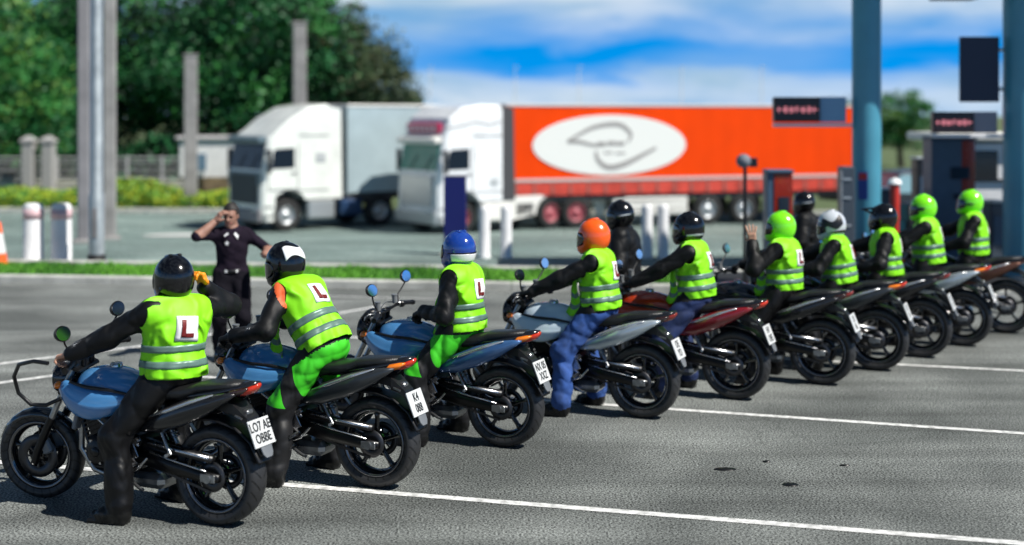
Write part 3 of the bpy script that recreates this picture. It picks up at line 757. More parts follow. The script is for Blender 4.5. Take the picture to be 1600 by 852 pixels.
# ---------------------------------------------------------------- toll lane furniture on the right
TEAL = mat('teal painted steel', (.07, .29, .40), .38, noise=.12, nscale=2, coat=.2)
NAVY = mat('navy panel', (.004, .008, .11), .45); NAVYD = mat('dark navy board', (.006, .014, .045), .5)
BGREY = mat('blue grey steel', (.055, .10, .16), .45, noise=.2, nscale=4); DRED = mat('dark red panel', (.30, .018, .004), .25, coat=.5, noise=.25, nscale=3)
LEDK = mat('sign black', (.012, .004, .006), .35)
LEDR = mat('dim red diodes', (.30, .08, .10), .4, emit=((.9, .30, .36), .75))
LBL = mat('light grey blue board', (.22, .38, .55), .5); WSTL = mat('white steel', (.7, .7, .72), .4); BLKM = mat('machine black', (.008, .008, .010), .35, noise=.3, nscale=5)
def P(px, D, z=0): return ((px - 800) / F_PX * D, D, z)
gt = empty('gantry', P(1354, 20.6), 0, 'overhead lane gantry standing on two teal round columns', 'gantry')
for dx, dd, w in ((0, 0, .44), ((P(1600, 20.6)[0] - P(1354, 20.6)[0]), 0, .62)):
    g = MB(); g.tube([(dx, dd, .0), (dx, dd, 5.0)], w / 2, 28); c = g.build('column', TEAL, gt)
    g = MB(); g.tube([(dx, dd, 0), (dx, dd, .05)], w * .8, 24)
    for k in range(8): g.cyl((dx + w * .66 * math.cos(k * PI / 4), dd + w * .66 * math.sin(k * PI / 4), .05), (dx + w * .66 * math.cos(k * PI / 4), dd + w * .66 * math.sin(k * PI / 4), .1), .02, 6)
    g.build('base_plate', TEAL, c)
g = MB(); g.box((3.8, 0, 5.3), (10.5, 2.4, .55), bev=.05); g.build('beam', TEAL, gt)
g = MB(); g.box((1.32, -.1, 4.68), (.68, .5, .74), bev=.03); g.build('lane_lamp', GREYP, gt)
def led_sign(px0, px1, y0, y1, D, label, extra, px2, arm):
    s = F_PX / D; x0 = (px0 - 800) / s; x1 = (px1 - 800) / s; z1 = CAM_H + (HOR - y0) / s; z0 = CAM_H + (HOR - y1) / s; x2 = (px2 - 800) / s
    t = empty('led_sign', ((x0 + x1) / 2, D, z0), 0, label, 'electronic sign'); w = x1 - x0; h = z1 - z0
    g = MB(); g.box((0, 0, h / 2), (w, .16, h), bev=.015); g.build('housing', LEDK, t)
    g = MB()
    for k in range(7):
        for (dx, dz, a, b) in (((-.014), .0, .009, h * .24), (.014, 0, .009 if k % 3 else 0, h * .24), (0, h * .11, .034 if k % 2 else 0, .014), (0, -h * .11, .034 if k % 3 else .0, .014), (0, 0, .03 if k % 2 == 0 else 0, .014)):
            if a: g.box((-w * .38 + k * w * .127 + dx, -.083, h * .5 + dz), (a, .012, b))
    g.box((0, -.0805, h * .5), (w * .9, .004, .012)); g.build('display', LEDR, t)
    g = MB(); g.box(((x2 - x1) / 2 + w / 2, .02, h / 2), (x2 - x1, .06, h * 1.02), bev=.006); g.build('side_board', extra, t)
    g = MB(); g.box(((x2 - x0) / 2 - w / 2, .02, -.045), (x2 - x0, .10, .06), bev=.01); g.box(((arm - x2) / 2 + x2 - (x0 + x1) / 2, .02, -.045), (abs(arm - x2) + .02, .07, .05)); g.build('bracket', WSTL, t)
    return t
col1 = P(1354, 20.6)[0]; col2 = P(1600, 20.6)[0]
led_sign(1208, 1280, 152, 191, 20.6, 'dim red LED lane sign above the orange trailer, left of the teal column', LBL, 1322, col1)
led_sign(1456, 1520, 175, 208, 20.6, 'dim red LED lane sign under the dark navy board, near the right edge', mat('sign grey', (.25, .25, .30), .5), 1558, col2)
t = empty('sign_board', P(1530, 20.6, 2.75), 0, 'large dark navy board fixed to the right hand teal column', 'board')
g = MB(); g.box((0, 0, .50), (.60, .07, 1.0), bev=.01); g.build('panel', NAVYD, t); [(lambda g: (g.box((.33, .05, z), (.3, .05, .06)), g.build('bracket', WSTL, t)))(MB()) for z in (.2, .8)]
def kiosk(px, D, w, h, d, label, rz=0, redw=.72):
    t = empty('payment_kiosk', P(px, D, 0), rz, label, 'kiosk')
    g = MB(); g.box((0, 0, h / 2), (w, d, h), bev=.015); g.build('cabinet', BGREY, t)
    g = MB(); g.box((w * (.5 - redw / 2) - .004, -d / 2 - .006, h * .5), (w * redw, .018, h * .98), bev=.004); f = g.build('front_panel', DRED, t)
    g = MB(); g.box((w * .15, -d / 2 - .02, h * .74), (w * .42, .02, .2), bev=.004); g.build('screen', mat('kiosk screen', (.02, .03, .05), .1), f)
    g = MB(); g.box((w * .15, -d / 2 - .02, h * .56), (w * .3, .02, .1), bev=.004); g.build('card_slot', mat('kiosk screen', ()), f)
    g = MB(); g.box((0, -.03, h + .02), (w * 1.06, d * 1.12, .045), bev=.01); g.build('roof', BGREY, t)
    g = MB(); g.box((0, 0, .03), (w * 1.2, d * 1.2, .06)); g.build('plinth', CONC, t)
kiosk(1215, 19.5, .37, 1.72, .34, 'slim payment kiosk with blue grey side and dark red front, behind the raised hand')
kiosk(1482, 22.5, .72, 2.15, .5, 'wide payment kiosk with one dark red strip, behind the rightmost rider', 0, .30)
# toll booth far right, white and black
t = empty('toll_booth', P(1530, 25.5), 0, 'white toll booth with black window band behind the wide payment kiosk', 'booth')
g = MB(); g.box((0, 0, 1.02), (1.15, 1.6, 2.04), bev=.03); g.build('wall', WPL, t)
g = MB(); g.box((-.42, -.82, 1.62), (.95, .06, .55), bev=.02); g.build('window', mat('booth black glass', (.01, .012, .016), .1), t)
g = MB(); g.box((-.25, -.05, 2.15), (1.75, 1.9, .16), bev=.04); g.build('roof', OFFW, t)
g = MB(); g.box((.0, -.82, 1.35), (1.1, .08, .05)); g.build('sill', BLKM, t)
def cabinet(px, D, h, label, lean=.0):
    t = empty('ticket_machine', P(px, D, 0), .15, label, 'machine')
    o_ = [(-.20, 0), (.22, 0), (.24, h * .35), (.24, h - .35), (.20, h - .20), (.10, h - .06), (.0, h), (-.17, h), (-.20, h - .04)]
    g = MB(); g.prism(o_, -.17, .17); g.build('housing', BLKM, t, bevel=.03)
    g = MB(); g.box((-.212, 0, h - .42), (.02, .24, .3), bev=.006); g.build('screen', mat('kiosk screen', ()), t)
    g = MB(); g.tube([(-.16, -.172, h + .002), (.0, -.172, h + .002), (.10, -.172, h - .06), (.20, -.172, h - .20)], .007, 6); g.build('edge_trim', SILV, t)
    g = MB(); g.box((0, 0, .03), (.6, .5, .06), bev=.01); g.build('plinth', CONC, t)
cabinet(1432, 20.0, 1.25, 'black rounded ticket machine farther right, behind the rider in the black peaked helmet')
t = empty('totem', P(711, 24.5, gz(24.5)), 0, 'plain navy blue totem in front of the white lorry cab', 'totem')
g = MB(); g.box((0, 0, .72), (.41, .13, 1.44), bev=.012); g.build('panel', NAVY, t); g = MB(); g.box((0, 0, 1.46), (.43, .15, .03)); g.build('cap', WSTL, t); g = MB(); g.box((0, 0, .02), (.55, .3, .05)); g.build('plinth', CONC, t)
# signal / camera pole
t = empty('signal_pole', P(1164, 19.0, 0), 0, 'thin dark pole with a round grey signal head in front of the orange trailer', 'signal')
g = MB(); g.tube([(0, 0, 0), (0, 0, 1.85)], .028, 10); g.build('pole', BLKM, t)
g = MB(); g.lathe([(0, -.10), (.08, -.09), (.10, -.04), (.10, .04), (.06, .09), (0, .10)], (-.02, 0, 1.90), n=22); g.build('signal_head', mat('signal grey', (.16, .18, .21), .7), t)
g = MB(); g.box((.115, .01, 1.88), (.11, .12, .13), bev=.01); g.build('camera', BLKM, t); g = MB(); g.box((0, 0, .02), (.2, .2, .04)); g.build('base', BLKM, t)
# barrier cabinet next to column, poster on the column
t = empty('barrier_cabinet', P(1322, 19.6, 0), 0, 'narrow dark barrier cabinet with pale edges touching the left teal column', 'cabinet')
g = MB(); g.box((0, 0, .9), (.20, .26, 1.8), bev=.015); g.build('housing', mat('cabinet slate', (.05, .065, .085), .4), t)
g = MB()
for z in (.55, .95, 1.35, 1.62): g.box((-.02, -.136, z), (.12, .02, .03))
g.box((-.095, -.13, .9), (.014, .012, 1.7)); g.build('handle', SILV, t)
t = empty('poster', (col1 - .12, 20.6 - .245, 1.28), -.5, 'small blue and red notice on the left teal column', 'notice')
g = MB(); g.box((0, 0, .2), (.15, .012, .42), bev=.003); g.build('board', mat('notice blue', (.02, .06, .30), .4), t); g = MB(); g.box((0, -.009, .34), (.12, .006, .1)); g.build('red_field', mat('notice red', (.5, .03, .03), .4), t)
t = empty('warning_post', P(1398, 20.5, 0), 0, 'thin bright red post right of the left teal column', 'post')
g = MB(); g.tube([(0, 0, 0), (0, 0, 1.5)], .075, 14); g.build('shaft', mat('post red', (.55, .035, .02), .4), t); g = MB(); g.lathe([(0, 1.60), (.09, 1.56), (.11, 1.5)], (0, 0, 0), axis='Z', n=14); g.build('cap', WPL, t)
for i, (px, D, w, h, c, lb) in enumerate(((1382, 23.5, .30, 1.25, 'slate', 'low dark lane cabinet just right of the left teal column'), (1443, 24.5, .36, 1.75, 'black', 'tall black lane cabinet left of the wide payment kiosk'), (1552, 21.5, .26, 1.15, 'slate', 'low dark lane cabinet just left of the right hand teal column'))):
    t = empty('lane_cabinet', P(px, D, 0), .1 * i, lb, 'cabinet')
    g = MB(); g.box((0, 0, h / 2), (w, .3, h), bev=.02); g.build('housing', mat('cabinet slate', ()) if c == 'slate' else BLKM, t)
    g = MB(); g.box((0, -.156, h * .62), (w * .7, .015, h * .4), bev=.004); g.build('door', BGREY, t)
    g = MB(); g.box((0, 0, h + .02), (w * 1.12, .36, .04), bev=.01); g.build('roof', SILV, t)
t = empty('lane_barrier', P(1395, 22.2, 0), 0, 'black barrier box with a pale arm across the lane behind the far riders', 'barrier')
g = MB(); g.box((0, 0, .5), (.28, .34, 1.0), bev=.03); g.build('housing', BLKM, t); g = MB(); g.box((-.9, -.2, .88), (1.8, .04, .07), bev=.01); g.build('arm', mat('barrier arm', (.35, .30, .30), .5), t)
# distant van and lamp posts
t = empty('van', P(1415, 44, gz(44)), R(196), 'far dark van with pale windows between the teal columns', 'van')
g = MB(); g.prism([(-1.3, .35), (1.5, .35), (1.55, .9), (1.1, 1.15), (.7, 1.85), (-1.2, 1.95), (-1.3, 1.8)], -.85, .85); g.build('body', mat('van dark', (.02, .025, .03), .3), t, bevel=.06)
g = MB(); g.prism([(1.10, 1.2), (.74, 1.78), (.1, 1.8), (.1, 1.2)], -.87, .87); g.build('window', mat('van glass', (.25, .42, .48), .15), t)
for x in (-.8, 1.0):
    for y in (-.8, .8): g = MB(); g.lathe([(0, -.1), (.3, -.1), (.3, .1), (0, .1)], (x, y, .3), n=18); g.build('wheel', TYR, t)
for i, (px, lb) in enumerate(((672, 'above the gap between the lorries'), (805, 'over the white cab of the orange lorry'), (905, 'over the left half of the logo ellipse'), (1065, 'over the middle of the orange trailer'), (1190, 'just left of the red LED sign'))):
    D = 120.0; t = empty('distant_lamp_post', P(px, D, gz(D)), 0, 'faint thin lamp post on the skyline ' + lb, 'lamp post', 'faint lamp posts on the skyline')
    g = MB(); g.tube([(0, 0, 0), (0, 0, 8.0)], [.07, .03], 8); g.build('pole', OFFW, t); g = MB(); g.box((.1, 0, 8.0), (.4, .15, .06)); g.build('lamp_head', OFFW, t)
# ---------------------------------------------------------------- motorcycle (x forward, y left, z up, origin under the rear axle)
RUB = None
def tyre_mat():
    m = bpy.data.materials.new('tyre rubber'); m.use_nodes = True; t = m.node_tree; p = t.nodes['Principled BSDF']
    p.inputs['Base Color'].default_value = (.017, .017, .018, 1); p.inputs['Roughness'].default_value = .5
    tcn = t.nodes.new('ShaderNodeTexCoord'); sp = t.nodes.new('ShaderNodeSeparateXYZ'); t.links.new(tcn.outputs['Object'], sp.inputs[0])
    def M(op, a, b=None, c=None):
        n = t.nodes.new('ShaderNodeMath'); n.operation = op
        for i, v in enumerate((a, b, c)):
            if v is None: continue
            if isinstance(v, (int, float)): n.inputs[i].default_value = v
            else: t.links.new(v, n.inputs[i])
        return n.outputs[0]
    an = M('ARCTAN2', sp.outputs['Z'], sp.outputs['X']); ay = M('ABSOLUTE', sp.outputs['Y'])
    g = M('FRACT', M('ADD', M('MULTIPLY', an, 26 / (2 * PI)), M('MULTIPLY', ay, 14)))
    gr = M('LESS_THAN', g, .2)
    band = M('MULTIPLY', M('GREATER_THAN', ay, .012), M('LESS_THAN', ay, .078))
    grv = M('MULTIPLY', gr, band)
    b = t.nodes.new('ShaderNodeBump'); b.invert = True; b.inputs['Strength'].default_value = 1; b.inputs['Distance'].default_value = .006
    t.links.new(grv, b.inputs['Height']); t.links.new(b.outputs[0], p.inputs['Normal'])
    mx = t.nodes.new('ShaderNodeMixRGB'); t.links.new(grv, mx.inputs[0]); mx.inputs[1].default_value = (.022, .022, .023, 1); mx.inputs[2].default_value = (.004, .004, .004, 1)
    t.links.new(mx.outputs[0], p.inputs['Base Color'])
    return m
RUB = tyre_mat()

def wheel(name, R0, w, parent, spokes, disc_sides, rr=.225):
    h = w / 2; a = MB(); prof = []
    inner = rr + .004
    prof.append((inner, -h * .72)); prof.append((inner + .02, -h * .88)); prof.append((inner + (R0 - inner) * .45, -h))
    for k in range(9):
        t = -1 + k / 4; prof.append((R0 - (R0 - inner) * .45 * (abs(t) ** 2.3), h * .98 * math.sin(t * PI / 2)))
    prof += [(inner + (R0 - inner) * .45, h), (inner + .02, h * .88), (inner, h * .72)]
    # wheel object is the rim; its centre is its own origin
    g = MB()
    g.mi = 1; g.lathe([(rr + .006, -h * .74), (rr + .010, -h * .80), (rr - .004, -h * .80), (rr - .012, -h * .70)], (0, 0, 0), n=44)
    g.lathe([(rr + .006, h * .74), (rr + .010, h * .80), (rr - .004, h * .80), (rr - .012, h * .70)], (0, 0, 0), n=44)
    g.mi = 0; g.lathe([(rr - .006, -h * .76), (rr - .018, -h * .6), (rr - .034, -h * .2), (rr - .034, h * .2), (rr - .018, h * .6), (rr - .006, h * .76)], (0, 0, 0), n=44)
    g.lathe([(.0, -.045), (.045, -.045), (.05, -.03), (.05, .03), (.045, .045), (0, .045)], (0, 0, 0), n=20)
    for k in range(spokes):
        an = 2 * PI * k / spokes + .3; d = Vector((math.cos(an), 0, math.sin(an))); n_ = Vector((-math.sin(an), 0, math.cos(an))); y = Vector((0, 1, 0))
        def ring(r_, wd, th): return [d * r_ + n_ * (wd * sx) + y * (th * sy) for sx, sy in ((-1, -.6), (-.6, -1), (.6, -1), (1, -.6), (1, .6), (.6, 1), (-.6, 1), (-1, .6))]
        g.loft([ring(.035, .022, .030), ring(.10, .014, .018), ring(.17, .013, .018), ring(rr - .026, .02, .028)])
    o = g.build(name, [GLB, RIML], parent)
    a.lathe(prof, (0, 0, 0), n=56); a.build('tyre', RUB, o)
    for s in disc_sides:
        b = MB(); y = s * (h * .5 + .03); b.lathe([(.075, y - .002), (.145 if name == 'front_wheel' else .118, y - .002), (.145 if name == 'front_wheel' else .118, y + .002), (.075, y + .002)], (0, 0, 0), n=36, closed=True)
        for k in range(8):
            an = 2 * PI * k / 8
            b.box((.062 * math.cos(an), y, .062 * math.sin(an)), (.04, .004, .012), rot=(0, -an, 0))
        b.build('brake_disc', CHN, o)
    return o

PIVOT = Vector((1.12, 0, .84)); AX = Vector((-math.sin(R(25)), 0, math.cos(R(25))))
def super_ring(x, zc, hw, hh, n=24, e=2.6, zt=None):
    r_ = []
    for k in range(n):
        t = 2 * PI * k / n; c, s = math.cos(t), math.sin(t)
        r_.append(Vector((x, math.copysign(abs(c) ** (2 / e), c) * hw, zc + math.copysign(abs(s) ** (2 / e), s) * hh)))
    return r_

def make_bike():
    b = empty('motorcycle')
    rw = wheel('rear_wheel', .312, .165, b, 5, (-1,), .226); rw.location = (0, 0, .312)
    fw = wheel('front_wheel', .298, .12, b, 5, (1, -1), .223); fw.location = (1.43, 0, .298)
    # sprocket + chain on the left
    g = MB(); g.lathe([(.03, .085), (.095, .085), (.095, .091), (.03, .091)], (0, 0, .312), n=30, closed=True)
    g.lathe([(.02, .085), (.042, .085), (.042, .091), (.02, .091)], (.56, 0, .40), n=20, closed=True)
    for z0, z1 in ((.098, .045), (-.098, -.045)):
        g.box((.28, .088, .312 + z0 + ((.40 + z1) - (.312 + z0)) / 2), (.56, .010, .016), rot=(0, -math.atan2((.40 + z1) - (.312 + z0), .56), 0))
    g.build('chain', CHN, b)
    g = MB()
    for s in (-1, 1):
        g.loft([[Vector((x, s * y + dy, z + dz)) for dy, dz in ((-.014, -hh), (.014, -hh), (.018, 0), (.014, hh), (-.014, hh), (-.018, 0))] for x, y, z, hh in ((-.07, .112, .312, .022), (.05, .112, .315, .034), (.3, .118, .355, .042), (.58, .11, .405, .05))])
    g.box((.44, 0, .37), (.12, .22, .07), bev=.02)
    sw = g.build('swingarm', MBL, b)
    for s in (-1, 1): g = MB(); g.loft([[Vector((x, s * (y + .012) + dy, z + dz)) for dy, dz in ((-.007, -.003), (.007, -.003), (.006, .004), (-.006, .004))] for x, y, z in ((.02, .112, .352), (.3, .118, .400), (.5, .112, .442))]); g.build('swingarm_highlight', STL, sw)  # thin steel strip added as the swingarm's top highlight line
    g = MB(); g.cyl((0, .10, .312), (0, .15, .312), .028, 12); g.cyl((0, -.10, .312), (0, -.15, .312), .028, 12)
    g.box((.0, .137, .312), (.11, .012, .05), bev=.004); g.build('axle_block', ALU, sw)
    g = MB(); g.loft([[Vector((x, .105 + dy, z + dz)) for dy, dz in ((-.022, -.014), (.022, -.02), (.024, .0), (.01, .02), (-.022, .02))] for x, z in ((-.02, .425), (.25, .452), (.50, .49))]); cg = g.build('chain_guard', BLK, b)
    g = MB(); g.loft([[Vector((x, .125 + dy, z + dz)) for dy, dz in ((-.012, .018), (.008, .0), (.012, .004), (-.006, .024))] for x, z in ((.0, .427), (.25, .453), (.46, .482))]); g.build('guard_highlight', STL, cg)  # bright strip standing in for the glint along the chain guard
    # frame
    g = MB()
    for s in (-1, 1):
        g.tube([(1.10, s * .03, .83), (.98, s * .12, .73), (.78, s * .15, .62), (.60, s * .15, .50), (.56, s * .12, .38)], [.028, .03, .03, .03, .026], 10)
        g.tube([(.78, s * .15, .67), (.5, s * .12, .74), (.2, s * .10, .80), (-.1, s * .08, .835)], .013, 8)
        g.tube([(.60, s * .14, .52), (.42, s * .12, .62), (.12, s * .10, .80)], .012, 8)
        g.tube([(1.07, s * .05, .76), (1.0, s * .10, .55), (.92, s * .10, .34), (.72, s * .12, .27), (.58, s * .12, .36)], .016, 8)
    g.cyl(PIVOT + AX * -.1, PIVOT + AX * .06, .036, 14)
    g.build('frame', MBL, b)
    # engine
    g = MB()
    g.box((.76, 0, .40), (.40, .28, .22), bev=.04); g.box((.66, 0, .47), (.24, .27, .16), rot=(0, -.3, 0), bev=.03); g.box((.78, 0, .30), (.30, .20, .08), bev=.02)
    tl = Matrix.Translation((.88, 0, .56)) @ Euler((0, R(24), 0)).to_matrix().to_4x4()
    for k in range(9): g.box((0, 0, 0), (.21, .24 if k < 6 else .27, .012), rot=tl @ Matrix.Translation((0, 0, -.10 + k * .028)), bev=.003) if False else g.raw([tl @ Vector((sx * .105, sy * (.12 if k < 6 else .14), -.10 + k * .028 + sz * .006)) for sz in (-1, 1) for sy in (-1, 1) for sx in (-1, 1)], [(0, 2, 3, 1), (4, 5, 7, 6), (0, 1, 5, 4), (2, 6, 7, 3), (0, 4, 6, 2), (1, 3, 7, 5)], False)
    g.raw([tl @ Vector((sx * .085, sy * .105, sz * .14)) for sz in (-1, 1) for sy in (-1, 1) for sx in (-1, 1)], [(0, 2, 3, 1), (4, 5, 7, 6), (0, 1, 5, 4), (2, 6, 7, 3), (0, 4, 6, 2), (1, 3, 7, 5)], False)
    en = g.build('engine', MBL, b)
    for s in (1, -1):
        g = MB()
        g.lathe([(0, s * .178), (.07, s * .178), (.088, s * .165), (.092, s * .14)], (.84, 0, .40), n=26); g.lathe([(0, s * .168), (.055, s * .168), (.07, s * .155), (.074, s * .135)], (.66, 0, .42), n=22)
        g.lathe([(0, s * .186), (.03, s * .186), (.034, s * .176)], (.84, 0, .40), n=16)
        for k in range(6):
            an = k * PI / 3; g.mi = 1; g.cyl((.84 + .078 * math.cos(an), s * .165, .40 + .078 * math.sin(an)), (.84 + .078 * math.cos(an), s * .180, .40 + .078 * math.sin(an)), .009, 6)
        g.build('engine_cover', [MBL, STL], en)
        g = MB(); g.tube([(.50, s * .165, .47), (.62, s * .185, .53), (.74, s * .17, .56), (.86, s * .15, .62)], .010, 8); g.cyl((.52, s * .15, .50), (.52, s * .185, .50), .022, 10); g.tube([(.44, s * .16, .40), (.50, s * .18, .33), (.58, s * .17, .30)], .009, 8); g.build('engine_hose', STL, en)
    g = MB()
    for y in (-.06, .06): g.tube([(.97, y, .62), (1.05, y, .55), (1.06, y * .9, .38), (.96, y * .7, .25), (.8, y * .6, .21), (.55, y, .24)], .021, 10)
    g.box((.50, 0, .235), (.26, .22, .10), bev=.035)
    g.build('exhaust_pipe', ALU, b)
    g = MB(); g.box((1.035, 0, .63), (.03, .27, .24), rot=(0, R(-14), 0), bev=.006); ra = g.build('radiator', GRYP, b)
    g = MB()
    for k in range(9): g.box((1.056 , 0, .535 + k * .024), (.004, .24, .006), rot=(0, R(-14), 0))
    g.build('grille', ALU, ra)
    g = MB()
    pts = [Vector((.36 + .12 * k / 60 + .028 * math.cos(k * .9), -.02 + .028 * math.sin(k * .9), .50 + .2 * k / 60)) for k in range(61)]
    g.tube(pts, .006, 6); g.cyl((.35, -.02, .46), (.50, -.02, .74), .016, 10); g.build('shock_absorber', ALU, b)
    # tank: sections along x, top crowned, shoulders creased
    def tk(x, zb, zt, hw, sh):
        m = zb + (zt - zb) * sh
        pts = [(0, zb), (hw * .55, zb), (hw * .86, zb + .03), (hw, m), (hw * .84, m + (zt - m) * .52), (hw * .5, m + (zt - m) * .93), (hw * .2, zt), (0, zt)]
        return [Vector((x, y, z)) for y, z in pts] + [Vector((x, -y, z)) for y, z in pts[-2:0:-1]]
    g = MB(); g.loft([tk(.49, .745, .775, .05, .4), tk(.52, .72, .82, .095, .45), tk(.60, .68, .875, .125, .45), tk(.72, .66, .915, .155, .42), tk(.86, .65, .93, .175, .40), tk(.98, .67, .915, .165, .4), tk(1.06, .71, .88, .12, .4), tk(1.09, .75, .85, .07, .4)])
    tkb = g.build('fuel_tank', mat('tank paint blue', ()), b, subsurf=1)
    g = MB(); g.lathe([(0, .945), (.034, .945), (.04, .937), (.04, .915)], (.82, 0, 0), axis='Z', n=20); g.build('filler_cap', STL, tkb)
    for s in (1, -1):                                              # scoops either side of the tank
        g = MB(); rings = []
        for x, z, h, y, w in ((.56, .725, .012, .130, .01), (.62, .725, .045, .145, .02), (.72, .70, .08, .165, .03), (.84, .69, .10, .182, .038), (.96, .705, .10, .184, .038), (1.05, .74, .085, .175, .034), (1.115, .79, .05, .165, .024), (1.14, .82, .015, .155, .012)):
            rings.append([Vector((x + (dz * -.03), s * (y + w * dy), z + h * dz)) for dy, dz in ((-.9, -1), (.2, -1), (.9, -.45), (1.15, .02), (.95, .12), (.75, .6), (.2, 1), (-.9, 1))])
        g.loft(rings); g.build('tank_scoop', mat('tank paint blue', ()), b, subsurf=2)
    for s in (1, -1):                                              # black infill strip between tank and scoop
        g = MB(); g.tube([(.60, s * .145, .78), (.74, s * .178, .805), (.90, s * .192, .812), (1.05, s * .175, .83)], [.008, .012, .012, .008], 8); g.build('tank_strip', BLK, b)
    # seat
    def st(x, z, hw, th): return super_ring(x, z, hw, th, 20, 3.0)
    g = MB(); g.loft([st(.60, .81, .06, .035), st(.50, .805, .10, .045), st(.36, .80, .135, .045), st(.22, .812, .14, .045), st(.16, .825, .12, .045), st(.10, .85, .115, .038), st(-.05, .868, .10, .030), st(-.18, .885, .065, .02)])
    g.build('seat', LTH, b)
    # tail unit
    g = MB(); g.loft([super_ring(x, z, hw, hh, 16, 2.2) for x, z, hw, hh in ((.34, .765, .10, .025), (.15, .80, .115, .032), (-.05, .835, .105, .04), (-.18, .868, .075, .036), (-.28, .90, .03, .012))])
    g.build('tail_unit', GLB, b)
    g = MB(); g.loft([super_ring(x, z, hw, hh, 14, 2.4) for x, z, hw, hh in ((-.13, .835, .06, .026), (-.20, .848, .062, .032), (-.26, .868, .045, .028), (-.29, .888, .02, .012))])
    g.build('tail_light', REDL, b)
    for s in (1, -1):
        g = MB(); g.loft([[Vector((x, s * (y + dy), z + dz)) for dy, dz in ((0, -h), (.014, -h * .3), (.014, h * .5), (0, h))] for x, y, z, h in ((-.11, .094, .825, .006), (-.14, .092, .838, .024), (-.20, .070, .852, .022), (-.24, .050, .868, .006))])
        g.build('indicator', AMB, b)
        # leaf-shaped silencer cover under the seat
        g = MB(); rings = []
        for x, z, h, y, w in ((.54, .565, .008, .135, .006), (.47, .595, .040, .145, .022), (.34, .64, .072, .152, .036), (.18, .70, .080, .152, .040), (.02, .76, .066, .142, .036), (-.11, .81, .034, .12, .022), (-.18, .835, .006, .105, .006)):
            rings.append([Vector((x + dx * .5, s * (y + w * dy), z + h * dz)) for dx, dy, dz in ((0, -.8, -1), (0, .25, -1), (0, .9, -.55), (0, 1, .05), (0, .75, .6), (0, .1, 1), (0, -.8, .9))])
        g.loft(rings); g.build('side_panel', mat('panel black', (.02, .02, .022), .22, metal=.4, coat=.5), b)
    for s in (1, -1):
        g = MB(); g.loft([[Vector((x, s * (y + w * dy), z + h * dz)) for dy, dz in ((-.5, -1), (.9, -.6), (1, .5), (-.5, 1))] for x, z, h, y, w in ((.42, .665, .005, .172, .006), (.28, .712, .015, .178, .01), (.12, .775, .016, .172, .01), (-.05, .832, .005, .150, .006))])
        g.build('panel_highlight', mat('panel highlight', (.62, .63, .64), .18, metal=.8), b)  # silver strip paints the highlight along the cover's upper edge
    # plate hanger and number plate
    g = MB(); g.loft([[Vector((x, s * w, z)) for s, z in ((-1, z0 - h), (1, z0 - h), (1, z0 + h), (-1, z0 + h))] for x, z0, w, h in ((.0, .76, .07, .03), (-.14, .74, .075, .03), (-.24, .66, .06, .025), (-.30, .53, .05, .02), (-.32, .46, .035, .01))], smooth=False)
    g.loft([[Vector((x, y, z)) for y in (-.085, -.05, 0, .05, .085)] + [Vector((x * 1.01, y * .9, z - .012)) for y in (.085, .05, 0, -.05, -.085)] for x, z in ((.30, .60), (.16, .655), (.0, .665), (-.16, .625), (-.27, .545), (-.335, .43))])
    mg = g.build('rear_mudguard', BLK, b)
    tilt = R(22)
    T = Matrix.Translation((-.302, 0, .600)) @ Euler((0, 0, R(-90))).to_matrix().to_4x4() @ Euler((R(90) - tilt, 0, 0)).to_matrix().to_4x4()
    g = MB()
    g.raw([T @ Vector((sx * .108, sy * .085, sz * .003)) for sz in (-1, 1) for sy in (-1, 1) for sx in (-1, 1)], [(0, 2, 3, 1), (4, 5, 7, 6), (0, 1, 5, 4), (2, 6, 7, 3), (0, 4, 6, 2), (1, 3, 7, 5)], False)
    g.mi = 1
    for txt, yy, sz in (('LO7 AE', .036, .082), ('OBBE', -.038, .082)):
        V, Fc = text_mesh(txt, sz); g.raw([T @ Vector((v.x * .80, v.y + yy, .0042)) for v in V], Fc, False)
        g.raw([T @ Vector((v.x * .80 + .0025, v.y + yy, .0041)) for v in V], Fc, False)
    npp = g.build('number_plate', [WHT, INK], mg)
    g = MB(); o_ = [(-.055, .0), (.055, 0), (.05, -.045), (.03, -.07), (-.03, -.07), (-.05, -.045)]
    g.raw([T @ Vector((x, y - .088, z)) for z in (-.004, .004) for x, y in o_], [(5, 4, 3, 2, 1, 0), (6, 7, 8, 9, 10, 11)] + [(i, (i + 1) % 6, 6 + (i + 1) % 6, 6 + i) for i in range(6)], False)
    g.build('reflector', GRYP, mg)
    g = MB(); g.tube([(-.16, .07, .70), (-.22, .09, .69)], .008, 8); g.box((-.20, 0, .715), (.05, .06, .03), bev=.008); g.build('plate_lamp', ALU, mg)
    # footrests, levers, stand
    for s in (1, -1):
        g = MB(); g.tube([(.60, s * .15, .40), (.52, s * .175, .36)], .012, 8); g.cyl((.53, s * .17, .355), (.53, s * .27, .35), .013, 10); g.box((.58, s * .16, .43), (.10, .01, .12), rot=(0, .5, 0), bev=.004); g.build('footrest', STL, b)
        g = MB(); g.tube([(.38, s * .13, .62), (.30, s * .155, .50), (.26, s * .16, .44)], .011, 8); g.cyl((.27, s * .15, .44), (.25, s * .22, .445), .011, 8); g.build('pillion_footrest', ALU, b)
    g = MB(); g.tube([(.58, .18, .33), (.70, .185, .30), (.72, .20, .30)], .007, 8); g.cyl((.72, .18, .30), (.72, .225, .30), .010, 8); g.tube([(.52, .165, .33), (.66, .165, .34), (.74, .15, .36)], .005, 6); g.build('gear_lever', STL, b)
    g = MB(); g.tube([(.66, .13, .28), (.50, .17, .21), (.46, .175, .20)], .011, 8); g.build('side_stand', ALU, b)
    # ---- steering group
    def steer(o): o['st'] = 1; return o
    g = MB()
    tops = {}
